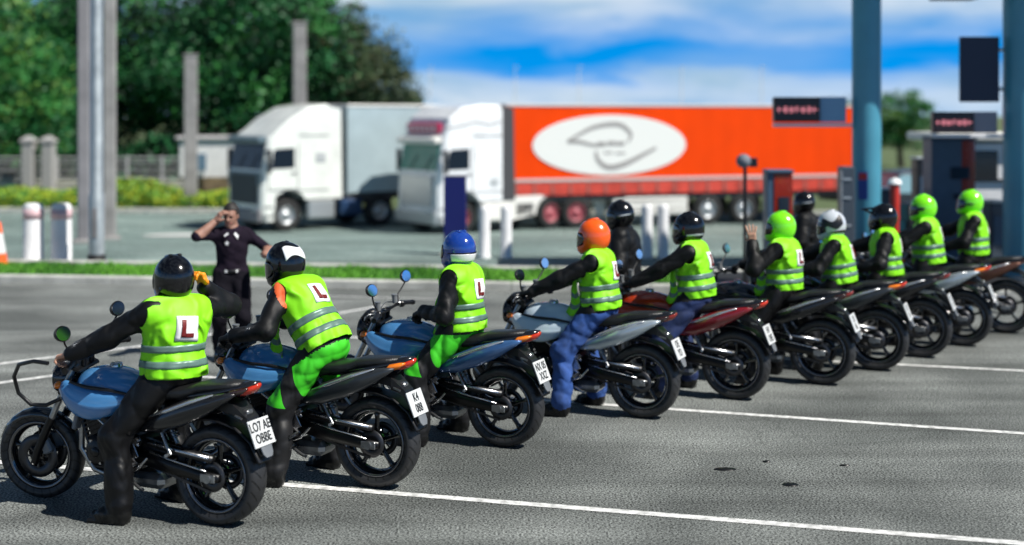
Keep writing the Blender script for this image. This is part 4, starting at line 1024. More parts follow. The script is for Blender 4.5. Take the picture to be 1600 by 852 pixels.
    for s in (1, -1):
        lo_ = Vector((1.43, s * .10, .298)); hi_ = lo_ + AX * .70; hi_.x -= .035
        tops[s] = hi_
    for s in (1, -1):
        g = MB(); lo_ = Vector((1.43, s * .10, .298)); hi_ = tops[s]; mid = lo_.lerp(hi_, .44)
        g.mi = 0; g.tube([lo_ + Vector((0, 0, -.03)), lo_ + (mid - lo_) * .2, mid], [.026, .028, .028], 12); g.mi = 1; g.cyl(mid, hi_, .021, 12); steer(g.build('fork_leg', [MBL, ALU], b))
    g = MB()
    for f in (.70, .97):
        c = tops[1].lerp(Vector((1.43, .10, .298)), 1 - f); g.box((c.x - .02, 0, c.z), (.09, .26, .03), rot=(0, R(25) * -1, 0), bev=.01)
    steer(g.build('fork_yoke', MBL, b))
    g = MB(); rings = []
    for k in range(9):
        a_ = R(20 + k * 16); c = Vector((1.43 + .318 * math.cos(a_ + .0), 0, .298 + .318 * math.sin(a_)))
        c2 = Vector((1.43 + .308 * math.cos(a_), 0, .298 + .308 * math.sin(a_))); wv = .07 * (.6 + .4 * math.sin(k / 8 * PI))
        rings.append([Vector((c.x, 0, c.z)), Vector((c2.x, wv * .6, c2.z)), Vector((1.43 + .27 * math.cos(a_), wv, .298 + .27 * math.sin(a_))), Vector((1.43 + .262 * math.cos(a_), wv * .9, .298 + .262 * math.sin(a_))), Vector((1.43 + .30 * math.cos(a_), wv * .5, .298 + .30 * math.sin(a_))), Vector((1.43 + .31 * math.cos(a_), 0, .298 + .31 * math.sin(a_))), Vector((1.43 + .30 * math.cos(a_), -wv * .5, .298 + .30 * math.sin(a_))), Vector((1.43 + .262 * math.cos(a_), -wv * .9, .298 + .262 * math.sin(a_))), Vector((1.43 + .27 * math.cos(a_), -wv, .298 + .27 * math.sin(a_))), Vector((c2.x, -wv * .6, c2.z))])
    g.loft(rings); steer(g.build('front_mudguard', GLB, b))
    for s in (1, -1): g = MB(); g.box((1.35, s * .075, .375), (.07, .05, .10), rot=(0, .4, 0), bev=.012); steer(g.build('brake_caliper', GRYP, b))
    hz = 1.0
    g = MB(); g.tube([(.99, .36, hz - .015), (1.02, .22, hz + .008), (1.045, .12, hz - .01), (1.05, .05, hz - .02), (1.05, -.05, hz - .02), (1.045, -.12, hz - .01), (1.02, -.22, hz + .008), (.99, -.36, hz - .015)], .012, 10)
    g.cyl((1.06, .05, .92), (1.055, .05, hz), .018, 8); g.cyl((1.06, -.05, .92), (1.055, -.05, hz), .018, 8)
    hb = steer(g.build('handlebar', MBL, b))
    for s in (1, -1):
        g = MB(); d = (Vector((.985, s * .385, hz - .018)) - Vector((1.01, s * .25, hz + .002))); g.cyl(Vector((1.01, s * .26, hz)), Vector((.985, s * .385, hz - .018)), .018, 12); g.cyl(Vector((.985, s * .385, hz - .018)), Vector((.981, s * .405, hz - .021)), .021, 12); g.build('grip', BLK, hb)
        g = MB(); g.tube([(1.03, s * .23, hz), (1.09, s * .25, hz - .005), (1.085, s * .34, hz - .01), (1.06, s * .41, hz - .02)], [.006, .006, .005, .005], 8); g.box((1.035, s * .215, hz), (.05, .045, .04), bev=.008); g.build('control_lever', ALU, hb)
        # mirror on a kinked stalk
        g = MB(); g.tube([(1.03, s * .21, hz + .01), (1.05, s * .24, hz + .07), (1.03, s * .31, hz + .13), (1.02, s * .335, hz + .165)], .0065, 8)
        Tm = Matrix.Translation((1.02, s * .345, hz + .205)) @ Euler((R(s * 6), R(15), R(-12))).to_matrix().to_4x4()
        o_ = [(.066 * math.cos(t), .050 * math.sin(t)) for t in [2 * PI * k / 18 for k in range(18)]]
        def mr(x, sc): return [Tm @ Vector((x, a_ * sc, c_ * sc)) for a_, c_ in o_]
        g.loft([mr(.004, .97), mr(-.006, 1.0), mr(-.002, 1.03), mr(.018, .9), mr(.03, .5)], cap=True)
        mo = steer(g.build('mirror', BLK, b))
        g = MB(); g.loft([mr(-.0062, .9), mr(-.009, .9)], smooth=False); g.build('mirror_glass', MIRG, mo)
        g = MB(); g.cyl((1.045, s * .17, hz + .015), (1.05, s * .17, hz + .075), .022, 12); g.cyl((1.05, s * .17, hz + .075), (1.05, s * .17, hz + .083), .026, 12); g.tube([(1.06, s * .17, hz + .02), (1.12, s * .15, hz + .02), (1.16, s * .09, hz - .04), (1.13, s * .08, hz - .16)], .005, 6); g.build('fluid_reservoir', GRYP, hb)
        g = MB(); g.box((1.012, s * .235, hz - .005), (.045, .05, .05), bev=.01); g.build('switch_block', BLK, hb)
    # headlight, clocks
    g = MB(); hx = 1.22; hzz = .82
    g.lathe([(.0, -.11), (.05, -.10), (.088, -.06), (.10, -.0), (.102, .03), (.095, .05)], (hx, 0, hzz), axis='X', n=26)
    hl = steer(g.build('headlight', GLB, b)); g = MB(); g.lathe([(.0, .068), (.045, .064), (.08, .055), (.093, .045)], (hx, 0, hzz), axis='X', n=26); g.build('lens', GLS, hl)
    g = MB(); g.loft([super_ring(x, z, w, h, 14, 2.5) for x, z, w, h in ((1.25, .925, .06, .012), (1.20, .955, .09, .034), (1.13, .975, .085, .026))]); ins = steer(g.build('instrument', BLK, b))
    for s in (1, -1):
        g = MB(); g.tube([(1.18, s * .07, .83), (1.18, s * .14, .82)], .007, 8); g.lathe([(0, s * .205), (.018, s * .195), (.024, s * .17), (.018, s * .14), (0, s * .135)], (1.18, 0, .82), n=14); steer(g.build('front_indicator', AMB, b))
    # cables
    g = MB()
    for s, ph in ((1, 0), (-1, .03), (1, .05)):
        g.tube([(1.04, s * .20, hz - .01), (1.16, s * .15, hz - .01 - ph), (1.2, s * .07, .93 - ph), (1.14, s * .06, .82 - ph), (1.05, s * .09, .70)], .0055, 6)
    steer(g.build('cable', BLK, b))
    fw['st'] = 1
    return b

def steer_bike(b, ang):
    T = Matrix.Translation(PIVOT) @ Matrix.Rotation(ang, 4, AX) @ Matrix.Translation(-PIVOT)
    for ch in b.children:
        if 'st' in ch.keys(): ch.matrix_basis = T @ ch.matrix_basis
def recolor(b, names, m):
    for ch in b.children:
        if ch.name.split('.')[0] in names:
            for s in ch.material_slots[:1]: s.link = 'OBJECT'; s.material = m
# ---------------------------------------------------------------- people
SKIN = mat('skin', (.56, .30, .20), .5, noise=.12, nscale=20)
HAIR = mat('dark hair', (.02, .016, .014), .6)
def leather(name, col, rough=.36): return mat(name, col, rough, spec=.3, bump=1.4, bscale=5.5, noise=.25, nscale=7, ridged=True)
JKT = leather('black riding jacket', (.0035, .0035, .004), .55)
TRS = leather('black riding trousers', (.0035, .0035, .004), .46)
BOOT = leather('black boots', (.010, .010, .010), .3)
JEAN = mat('blue denim', (.028, .085, .30), .8, noise=.55, nscale=9, bump=1.2, bscale=7, ridged=True)
LIME = mat('lime trousers', (.05, .58, .015), .6, bump=1.2, bscale=6, ridged=True)
def knee_panels(m):
    # black stretch panel over the knee and black lower legs are part of these trousers
    t = m.node_tree; p = t.nodes['Principled BSDF']; tcn = t.nodes.new('ShaderNodeTexCoord'); sp = t.nodes.new('ShaderNodeSeparateXYZ'); t.links.new(tcn.outputs['Object'], sp.inputs[0])
    def M(op, a, b):
        n = t.nodes.new('ShaderNodeMath'); n.operation = op
        for i, v in enumerate((a, b)):
            if isinstance(v, (int, float)): n.inputs[i].default_value = v
            else: t.links.new(v, n.inputs[i])
        return n.outputs[0]
    k = M('ADD', sp.outputs['X'], M('MULTIPLY', M('SUBTRACT', .8, sp.outputs['Z']), .35))
    msk = M('MAXIMUM', M('MULTIPLY', M('GREATER_THAN', k, .535), M('LESS_THAN', k, .655)), M('LESS_THAN', M('ADD', sp.outputs['Z'], M('MULTIPLY', sp.outputs['X'], -.15)), .455))
    mx = t.nodes.new('ShaderNodeMixRGB'); t.links.new(msk, mx.inputs[0]); mx.inputs[1].default_value = (.05, .58, .015, 1); mx.inputs[2].default_value = (.004, .004, .005, 1); t.links.new(mx.outputs[0], p.inputs['Base Color'])
knee_panels(LIME)
VEST = mat('fluorescent lime', (.25, .78, .004), .6, bump=4, bscale=6, ridged=True)
BAND = mat('grey reflective tape', (.13, .22, .18), .4, metal=.2)
PLW = mat('learner plate white', (.85, .84, .82), .4)
PLR = mat('learner plate red', (.16, .008, .006), .5)
GLOV = leather('black glove', (.012, .012, .012), .5)
VIS = mat('dark visor', (.006, .007, .009), .05, coat=1.0)

def ik(a, c, l1, l2, hint):
    a = np.array(a, float); c = np.array(c, float); d = c - a; L_ = np.linalg.norm(d); L_ = max(L_, 1e-6); u = d / L_
    L2 = min(L_, (l1 + l2) * .998); c2 = a + u * L2
    x = (l1 * l1 - l2 * l2 + L2 * L2) / (2 * L2); h = math.sqrt(max(l1 * l1 - x * x, 0))
    hn = np.array(hint, float); hn = hn - u * (hn @ u); hn /= np.linalg.norm(hn) + 1e-9
    return a + u * x + hn * h, c2
def rotm(rx, ry, rz): return np.array(Euler((rx, ry, rz), 'XYZ').to_matrix())
def nrmz(v): v = np.array(v, float); return v / (np.linalg.norm(v) + 1e-9)

def hand_prims(w, d, n, side, curl, spread=.12, glove=0.0, thumb=.6):
    """w wrist, d towards the fingers, n palm normal, side +1 thumb along cross(d,n)*side"""
    w = np.array(w, float); d = nrmz(d); n = nrmz(np.array(n, float) - d * (np.array(n, float) @ d)); s = np.cross(d, n) * side
    M = np.stack([d, s, n], 1); P = []
    g = glove
    P.append((seg(w - d * .03, w + d * .02, .029 + g, .027 + g), .02))
    P.append((rbox(w + d * .055, (.048 + g, .040 + g, .015 + g), .014, M), .02))
    for i, (off, ln) in enumerate(((.028, .92), (.009, 1.0), (-.011, .94), (-.030, .75))):
        b = w + d * .095 + s * off * 1.05; ang = 0.0; fs = s * spread * off / .03
        dd = nrmz(d + fs); r_ = .0095 + g * .6
        for j, l in enumerate((.042, .027, .022)):
            ang += curl[j]
            v = dd * math.cos(ang) + n * math.sin(ang)
            e = b + v * l * ln; P.append((seg(b, e, r_ - j * .0007, r_ - .0007 - j * .0007), .006)); b = e
    b = w + d * .030 + s * .030; v = nrmz(d * .55 + s * .75 + n * thumb * .6)
    e = b + v * .038; P.append((seg(b, e, .0135 + g * .6, .0115 + g * .6), .014))
    v2 = nrmz(d * .9 + s * .25 + n * thumb); P.append((seg(e, e + v2 * .032, .0112 + g * .6, .0095 + g * .6), .006))
    return P

def build_person(pose, look, M):
    """returns the body object (top-level, placed by M) with its clothing as children"""
    hx, hy, hz = pose.get('hip', (.37, 0, .895)); lean = pose.get('lean', .12); roll = pose.get('roll', 0.0); yaw = pose.get('yaw', 0.0)
    Tm = rotm(0, 0, yaw) @ rotm(roll, 0, 0) @ rotm(0, lean, 0)   # torso frame, columns f l u
    P0 = np.array((hx, hy, hz)); bulk = look.get('bulk', 1.0); tsc = look.get('torso', 1.0)
    def T(f, l, u): return P0 + Tm @ np.array((f, l * bulk, u * tsc))
    torso = [(ell(T(0, 0, .02), (.135 * bulk, .17 * bulk, .13), Tm), .06), (ell(T(.0, 0, .17), (.122 * bulk, .155 * bulk, .17), Tm), .08),
             (ell(T(-.002, 0, .34), (.130 * bulk, .178 * bulk, .18), Tm), .08), (seg(T(-.008, -.125, .435), T(-.008, .125, .435), .078, .078), .06)]
    hip = {}; legs = []; feet = []; arms = []; hands = []
    for s, key in ((1, 'L'), (-1, 'R')):
        hp = P0 + rotm(0, 0, yaw * .4) @ np.array((.02, s * .09, 0)); ft = np.array(pose['foot' + key], float); fd = np.array(pose.get('fdir' + key, (1, s * .15, 0)), float); fd = nrmz(fd)
        ank = ft + np.array((0, 0, .095)) - fd * .05
        kn, ank = ik(hp, ank, .46, .445, pose.get('knee' + key, (1, s * .45, .3)))
        cu = look.get('baggy', 1.14)
        legs += [(seg(hp, kn, .096 * cu, .070 * cu), .05), (seg(kn, ank, .066 * cu, .050 * cu), .03), (ell((kn * .45 + ank * .55) + np.array((-.02, 0, 0)), (.062 * cu, .062 * cu, .15)), .04), (ell(kn + np.array((.012, 0, -.01)), (.066 * cu, .064 * cu, .085)), .03), (seg(ank + np.array((0, 0, .13)), ank + np.array((0, 0, .045)), .058 * cu, .064 * cu), .02)]
        heel = ank + np.array((0, 0, -.045)) - fd * .03; toe = heel + fd * .20 + np.array((0, 0, -.012)); ball = heel + fd * .13 + np.array((0, 0, -.004))
        feet += [(seg(ank + np.array((0, 0, .06)), ank + np.array((0, 0, -.03)), .052, .048), .03), (seg(heel, ball, .042, .044), .03), (seg(ball, toe, .044, .034), .03)]
        sole = nrmz(fd); MM = np.stack([sole, np.cross((0, 0, 1), sole), (0, 0, 1)], 1)
        c0 = heel * .45 + toe * .55; feet.append((rbox((c0[0], c0[1], heel[2] - .036), (.135, .046, .014), .012, MM), .01))
        sh = T(-.005, s * .175, .445); wr = np.array(pose['hand' + key], float)
        el_, wr = ik(sh, wr, .30, .265, pose.get('elbow' + key, (-.3, s * .8, -1)))
        ac = look.get('arm', 1.12)
        arms.append([(seg(sh, el_, .058 * (ac * .5 + .5), .056 * ac), .05), (seg(el_, wr, .056 * ac, .040 * ac), .035)])
        hd = pose.get('hdir' + key); hd = nrmz(wr - el_) if hd is None else np.array(hd, float)
        gl = look.get('glove' + key, look.get('glove', GLOV))
        hands.append((wr, hd, pose.get('palm' + key, (0, 0, -1)), s if pose.get('thumb' + key, 1) > 0 else -s, pose.get('curl' + key, (.9, 1.1, .7)), gl, 0.004 if gl is not SKIN else 0))
    hn = T(.0, 0, .50); hyaw = pose.get('hyaw', 0.0); hpit = pose.get('hpitch', .1); hroll = pose.get('hroll', 0.0)
    Hm = rotm(0, 0, hyaw) @ rotm(hroll, hpit, 0)
    neckv = nrmz(Tm[:, 2] * .7 + np.array((0, 0, .5)))
    hc = hn + neckv * .140 + Hm @ np.array((.02, 0, 0))
    if 'stoop' in pose: hc = hc + np.array(pose['stoop'])
    neck = [(seg(T(0, 0, .47), hc - Hm[:, 2] * .06, .062, .056), .03)]
    wf = folds(look.get('fold', .0075), look.get('seed', 0))
    body = torso + legs + feet + arms[0] + arms[1] + neck
    wf1 = wf
    def wf(P): return wf1(P) * (1 + .25 * np.clip((P0[2] - P[..., 2]) / .15, 0, 1)) * np.clip(P[..., 2] / .12, 0, 1)
    D, lo, h = sdf_grid(body, .0108, wf); V, Fc = surface(D, lo, h)
    cen = V[Fc].mean(1)
    groups = [(torso + (arms[0] + arms[1] if look.get('long', True) else []), 0), (legs + torso[:1], 1), (feet, 2), (neck, 3)]
    if not look.get('long', True): groups.append(([arms[0][0], arms[1][0]], 0)); groups.append(([arms[0][1], arms[1][1]], 3))
    dist = np.stack([sdf_eval(g_, cen) for g_, _ in groups], 1); ids = np.array([i for _, i in groups])[dist.argmin(1)]
    u_ = (cen - P0) @ Tm[:, 2]
    ids = np.where((ids == 1) & (u_ > look.get('jhem', -.02)), 0, ids); ids = np.where((ids == 0) & (u_ < look.get('jhem', -.02)) & (dist[:, 1] < .04), 1, ids)
    cuff = []
    mats = [look.get('jacket', JKT), look.get('trousers', TRS), look.get('boots', BOOT), SKIN if not look.get('neckm') else look['neckm'], look.get('gloveL', look.get('glove', GLOV)), look.get('gloveR', look.get('glove', GLOV)), HAIR, mat('eye', (.02, .015, .012), .2), mat('lips', (.45, .16, .13), .5)]
    Vs = [V]; Fs = [Fc]; Is = [ids]; nv = len(V)
    def add(prims, hh, mi, wp=None, fn=None):
        nonlocal nv
        D, lo, h_ = sdf_grid(prims, hh, wp, pad=.012); v, f = surface(D, lo, h_)
        Vs.append(v); Fs.append(f + nv); Is.append(np.full(len(f), mi) if fn is None else fn(v[f].mean(1), mi)); nv += len(v)
    for i, (wr, hd, pn, sd_, cu, gl, gg) in enumerate(hands):
        add(hand_prims(wr, hd, pn, sd_, cu, glove=gg, spread=pose.get('spread', .12)), .0045, 4 + i)
    # head with its face
    def H(f, l, u): return hc + Hm @ np.array((f, l, u))
    head = [(ell(H(-.005, 0, .025), (.096, .075, .105), Hm), .03), (ell(H(.03, 0, -.045), (.062, .054, .065), Hm), .04), (seg(H(.085, 0, .01), H(.104, 0, -.022), .010, .014), .012),
            (seg(H(.07, -.03, .028), H(.07, .03, .028), .018, .018), .02), (seg(H(.075, -.022, -.058), H(.075, .022, -.058), .012, .012), .012), (ell(H(.074, 0, -.092), (.018, .022, .018), Hm), .02)]
    for s in (1, -1): head += [(ell(H(-.005, s * .078, .0), (.018, .008, .032), Hm), .008), (ell(H(.082, s * .031, .006), (.016, .018, .012), Hm), -.001)]
    add(head, .006, 3, fn=lambda c, mi: np.where((np.abs((c - hc) @ Hm[:, 2] + .058) < .007) & ((c - hc) @ Hm[:, 0] > .078), 8, mi))
    for s in (1, -1): add([(ell(H(.072, s * .031, .006), (.014, .014, .011), Hm), .01)], .004, 7)
    V = np.concatenate(Vs); Fc = np.concatenate(Fs); Ii = np.concatenate(Is)
    o = mesh_from('person', V, Fc, mats, None, True, Ii); o.matrix_world = M
    if look.get('vest'):
        m = look['vest'] if look['vest'] is not True else VEST
        out_ = .020; vw0 = folds(.009, look.get('seed', 0) + 7, .6); sd0 = look.get('seed', 0)
        def vw(P):
            q = (P - P0) @ Tm; a_ = np.arctan2(q[..., 1], q[..., 0]); d_ = np.clip((.34 - q[..., 2]) / .3, 0, 1)
            drape = (1 - np.abs(np.sin(a_ * 4.5 + sd0 + 1.2 * np.sin(q[..., 2] * 9 + sd0)))) ** 2 * .016 * d_
            diag = (1 - np.abs(np.sin(q[..., 1] * 17 + q[..., 2] * 13 * np.sign(q[..., 1]) + sd0 * 2))) ** 3 * .008
            return vw0(P) + drape * .8 - drape * 0 + diag * np.clip(1 - np.abs(q[..., 2] - .3) / .2, 0, 1)
        tv = torso[:3] + [(seg(T(-.008, -.145, .43), T(-.008, .145, .43), .080, .080), .06)]
        def flare(P): u = (P - P0) @ Tm[:, 2]; return vw(P) * np.clip((.46 - u) / .14, .35, 1) - out_ - .012 * np.clip((.20 - u) / .25, 0, 1)
        D, lo, h = sdf_grid(tv, .0125, flare, pad=.07, FAR=.22); v, f = surface(D, lo, h)
        bm = bmesh.new(); vs = [bm.verts.new(p) for p in v]
        for q in f: 
            try: bm.faces.new([vs[k] for k in q]).smooth = True
            except ValueError: pass
        hem = look.get('hem', .0)
        up_ = Vector(Tm[:, 2]); bmesh.ops.bisect_plane(bm, geom=bm.verts[:] + bm.edges[:] + bm.faces[:], plane_co=Vector(T(0, 0, hem)), plane_no=-up_, clear_outer=True)
        for s in (1, -1):   # armholes
            bmesh.ops.bisect_plane(bm, geom=bm.verts[:] + bm.edges[:] + bm.faces[:], plane_co=Vector(T(0, s * .222, .40)), plane_no=Vector(Tm @ np.array((0, s, .12))), clear_outer=True)
        # V neck opening
        kill = []
        for fc in bm.faces:
            c = np.array(fc.calc_center_median()); q = Tm.T @ (c - P0); 
            rr = math.hypot(q[0] * .8 - .01, q[1])
            if q[2] > .44 * tsc and rr < .072: kill.append(fc)
        bmesh.ops.delete(bm, geom=kill, context='FACES')
        me = bpy.data.meshes.new('vest'); bm.to_mesh(me); bm.free(); me.materials.append(m)
        vo = link(bpy.data.objects.new('vest', me), o)
        sm = vo.modifiers.new('s', 'SOLIDIFY'); sm.thickness = .004; sm.offset = 1
        # reflective bands wrapped round the vest
        for u0 in look.get('bands', (.20, .095)):
            A = 64; hh = .024; V2 = []; F2 = []
            for j, du in enumerate((-hh, -hh * .33, hh * .33, hh)):
                th = np.linspace(0, 2 * PI, A, endpoint=False)
                Dn = -(np.cos(th)[:, None] * Tm[:, 0] + np.sin(th)[:, None] * Tm[:, 1]); O = T(0, 0, u0 + du) - Dn * .42
                V2.append(raycast(tv, O, Dn, .0075, .42, flare))
            V2 = np.concatenate(V2)
            for j in range(3):
                for k in range(A): F2.append((j * A + k, j * A + (k + 1) % A, (j + 1) * A + (k + 1) % A, (j + 1) * A + k))
            b_ = mesh_from('reflective_band', V2, F2, look.get('bandm', BAND), vo)
            mo = b_.modifiers.new('s', 'SOLIDIFY'); mo.thickness = .002
        if look.get('flap'):
            # unfastened front edge of the vest hanging down ahead of the wearer
            V6 = []; F6 = []; mi6 = []; nx_, nz_ = 8, 16; fw_ = look['flap']
            for j in range(nz_ + 1):
                for i in range(nx_ + 1):
                    a_ = i / nx_; b_ = j / nz_
                    top = T(.13, .15 - .02 * a_, .30) ; q = top + np.array((fw_ * a_ * (.35 + .65 * b_) + .012 * math.sin(b_ * 7), -.03 * a_ + .012 * math.sin(a_ * 6 + b_ * 5), -.30 * b_ - .03 * math.sin(a_ * 3)))
                    V6.append(q)
            for j in range(nz_):
                for i in range(nx_): k = j * (nx_ + 1) + i; F6.append((k, k + 1, k + nx_ + 2, k + nx_ + 1)); mi6.append(1 if j in (6, 7, 11, 12) else 0)
            fo = mesh_from('vest_flap', V6, F6, [m, look.get('bandm', BAND)], vo, True, mi6); s6 = fo.modifiers.new('s', 'SOLIDIFY'); s6.thickness = .003
        if look.get('plate', True):
            cu, cl = .335, look.get('platey', 0.0)
            def patch(ul, name, mm, off, parent, a0=0.0):
                """ul: list of (l0,l1,u0,u1) rectangles on the back"""
                V3 = []; F3 = []
                for l0, l1, u0, u1 in ul:
                    n_ = 7; g = [(l0 + (l1 - l0) * i / n_, u0 + (u1 - u0) * j / n_) for j in range(n_ + 1) for i in range(n_ + 1)]
                    g = [(a * math.cos(a0) - b * math.sin(a0), a * math.sin(a0) + b * math.cos(a0)) for a, b in g]
                    O = np.array([T(-.42, cl + a / bulk, cu + b / tsc) for a, b in g]); Dn = np.tile(Tm[:, 0], (len(O), 1))
                    p = raycast(tv, O, Dn, off, .42, flare); base = len(V3) and sum(len(x) for x in V3)
                    V3.append(p)
                    for j in range(n_):
                        for i in range(n_): k = base + j * (n_ + 1) + i; F3.append((k, k + 1, k + n_ + 2, k + n_ + 1))
                q_ = mesh_from(name, np.concatenate(V3), F3, mm, parent, True); sm_ = q_.modifiers.new('s', 'SOLIDIFY'); sm_.thickness = .0015; return q_
            lp = patch([(-.076, .076, -.078, .078)], 'learner_plate', PLW, .008, vo, look.get('ptilt', .06))
            # seen from behind: letter's stem on the wearer's left
            patch([(.015, .044, -.054, .056), (-.042, .015, -.054, -.027)], 'letter', PLR, .012, lp, look.get('ptilt', .06))
    if look.get('helmet'):
        hm = look['helmet']
        def hq(f, l, u): return hc + Hm @ np.array((f, l, u))
        hp = [(ell(hq(-.012, 0, .022), (.142, .124, .142), Hm), .03), (ell(hq(.010, 0, -.035), (.135, .112, .100), Hm), .04), (ell(hq(.075, 0, -.085), (.075, .078, .048), Hm), .05)]
        if hm.get('peak'): hp.append((rbox(hq(.15, 0, .105), (.075, .075, .008), .008, Hm @ rotm(0, .12, 0)), .03))
        cut = [(rbox(hq(-.02, 0, -.215), (.3, .3, .09), .005, Hm @ rotm(0, -.06, 0)), -.001)]
        # face opening
        op = [(rbox(hq(.14, 0, .002), (.10, .115, .052), .03, Hm), -.001)]
        D, lo, h = sdf_grid(hp + cut + op, .0075); v, f = surface(D, lo, h)
        ho = mesh_from('helmet', v, f, hm['m'], o)
        # visor
        def angpatch(name, az0, az1, el0, el1, off, mm, parent, n1=22, n2=10, centre=(.0, 0, .0), shape=None):
            az = np.linspace(az0, az1, n1 + 1); V4 = []; F4 = []
            for j in range(n2 + 1):
                for i, a_ in enumerate(az):
                    fr = j / n2; e0, e1 = (el0, el1) if shape is None else shape((i / n1), el0, el1)
                    e_ = e0 + (e1 - e0) * fr
                    V4.append(Hm @ np.array((math.cos(e_) * math.cos(a_), math.cos(e_) * math.sin(a_), math.sin(e_))))
            Dn = -np.array(V4); O = hq(*centre) - Dn * .3
            p = raycast(hp, O, Dn, off, .3)
            for j in range(n2):
                for i in range(n1): k = j * (n1 + 1) + i; F4.append((k, k + 1, k + n1 + 2, k + n1 + 1))
            q_ = mesh_from(name, p, F4, mm, parent, True); sm_ = q_.modifiers.new('s', 'SOLIDIFY'); sm_.thickness = .002; sm_.offset = 0; return q_
        tp = lambda t, a, b: (a + (b - a) * .5 * (abs(2 * t - 1) ** 6) * .8, b - (b - a) * .5 * (abs(2 * t - 1) ** 6) * .8)
        angpatch('visor', -1.25, 1.25, -.36, .42 if not hm.get('up') else .4, .003, VIS, ho, shape=tp)
        # rubber rim round the bottom edge
        for st_ in hm.get('stripes', ()):
            az0, az1, e0, e1, mm, kind = st_
            shp = None
            if kind == 'taper': shp = lambda t, a, b: (a + (b - a) * .5 * (1 - math.sin(PI * min(1, max(0, t)))), b - (b - a) * .5 * (1 - math.sin(PI * t)))
            if kind == 'wave': shp = lambda t, a, b: (a + .16 * math.sin(t * 7), b + .16 * math.sin(t * 7 + .8))
            angpatch('helmet_stripe', az0, az1, e0, e1, .0035, mm, ho, shape=shp)
        V5 = []
        th = np.linspace(0, 2 * PI, 40, endpoint=False)
        Dn = -(np.cos(th)[:, None] * Hm[:, 0] + np.sin(th)[:, None] * Hm[:, 1]) ; O = hq(0.01, 0, -.118) - Dn * .3 + Hm[:, 0] * 0
        p = raycast(hp, O, Dn, -.002, .28); p = p + (p - hc) @ Hm[:, 0][:, None] * 0 if False else p
        g = MB(); g.tube([Vector(q) for q in list(p) + [p[0]]], .007, 8, cap=False); g.build('rim_trim', BLK, ho)
        if hm.get('vent', True):
            g = MB(); Tq = Matrix.Translation(hq(-.02, 0, .158)) @ Matrix(Hm).to_4x4()
            for s in (1, -1): g.raw([Tq @ Vector((x, s * .03 + y, z)) for x, y, z in ((-.05, -.010, -.006), (.05, -.014, -.006), (.05, .014, -.006), (-.05, .010, -.006), (-.03, -.006, .008), (.03, -.008, .006), (.03, .008, .006), (-.03, .006, .008))], [(0, 1, 2, 3)[::-1], (4, 5, 6, 7), (0, 1, 5, 4), (1, 2, 6, 5), (2, 3, 7, 6), (3, 0, 4, 7)])
            g.build('air_vent', hm.get('ventm', hm['m']), ho)
    return o, dict(hc=hc, Hm=Hm, T=T, Tm=Tm, P0=P0)
# ---------------------------------------------------------------- the row of motorcycles and their riders
BLUE = mat('tank paint blue', ()); 
SLV = mat('silver paint', (.50, .56, .60), .22, metal=.5, coat=.7); CHAR = mat('charcoal panel', (.045, .05, .055), .35, metal=.5, coat=.4); PBLK = mat('panel black', ())
TBLK = mat('black tank', (.010, .010, .012), .15, coat=.9); RED = mat('dark red paint', (.20, .008, .012), .18, coat=.8); ORG = mat('orange tank paint', (.50, .045, .008), .2, coat=.8)
SLB = mat('steel blue paint', (.05, .13, .30), .22, coat=.8, metal=.3); PAL = mat('pale silver tank', (.55, .66, .74), .2, coat=.8); COP = mat('copper paint', (.14, .06, .04), .3, metal=.5)
PHI = R(24)
#        rear contact px,y   heading change, steer, tank, panel, label
BK = [((345, 818), 0, .22, BLUE, PBLK, 'nearest motorcycle, blue tank and black loop guard in front of the headlight'),
      ((590, 760), -1, .10, BLUE, CHAR, 'motorcycle with charcoal tail panel and big orange indicator, second from the left'),
      ((790, 697), 0, .12, BLUE, SLB, 'motorcycle with blue tank and steel blue tail panel, under the blue helmeted rider'),
      ((1006, 652), 0, .10, PAL, SLV, 'motorcycle with pale silver tank and silver tail panel, under the rider in blue jeans'),
      ((1150, 623), 1, .10, ORG, RED, 'motorcycle with orange tank and dark red tail panel'),
      ((1285, 600), 1, .05, TBLK, PBLK, 'all black motorcycle under the rider who raises a bare hand'),
      ((1370, 578), 0, .10, TBLK, CHAR, 'black motorcycle with charcoal tail panel under the silver white helmet'),
      ((1440, 558), 0, .12, TBLK, PBLK, 'black motorcycle under the rider in the black peaked helmet'),
      ((1505, 540), 0, .05, TBLK, SLV, 'black motorcycle with silver tail panel, second from the right'),
      ((1572, 520), -1, .10, TBLK, COP, 'rightmost motorcycle with copper brown tail panel')]
proto = make_bike(); bikes = []
for i, ((px, py), dh, st_, tk_, pn, lb) in enumerate(BK):
    bikes.append(proto if i == 0 else None)
for i in range(1, len(BK)): bikes[i] = copy_tree(proto)
MB_ = []
for i, ((px, py), dh, st_, tk_, pn, lb) in enumerate(BK):
    b = bikes[i]; p = at(px, py); hd = PI - PHI - R(dh * 1.5)
    roll = R((-3, -2, -3, -3, -2, -3, -2, -3, -2, -3)[i]) * -1
    Mx = Matrix.Translation((p.x, p.y, 0)) @ Matrix.Rotation(hd, 4, 'Z')
    b.matrix_world = Mx; tag(b, lb, 'motorcycle', 'learner motorcycles parked in a row'); MB_.append(Mx)
    steer_bike(b, st_); recolor(b, ('fuel_tank', 'tank_scoop'), tk_); recolor(b, ('side_panel',), pn)
NOAM = mat('smoked lens', (.03, .012, .008), .15, coat=.8); DRL = mat('dark red lens', (.22, .02, .012), .15, coat=.8)
for i, b in enumerate(bikes):
    if i not in (1, 2, 6, 8): recolor(b, ('indicator',), NOAM)
    if i in (3, 5, 7, 9): recolor(b, ('tail_light',), DRL)
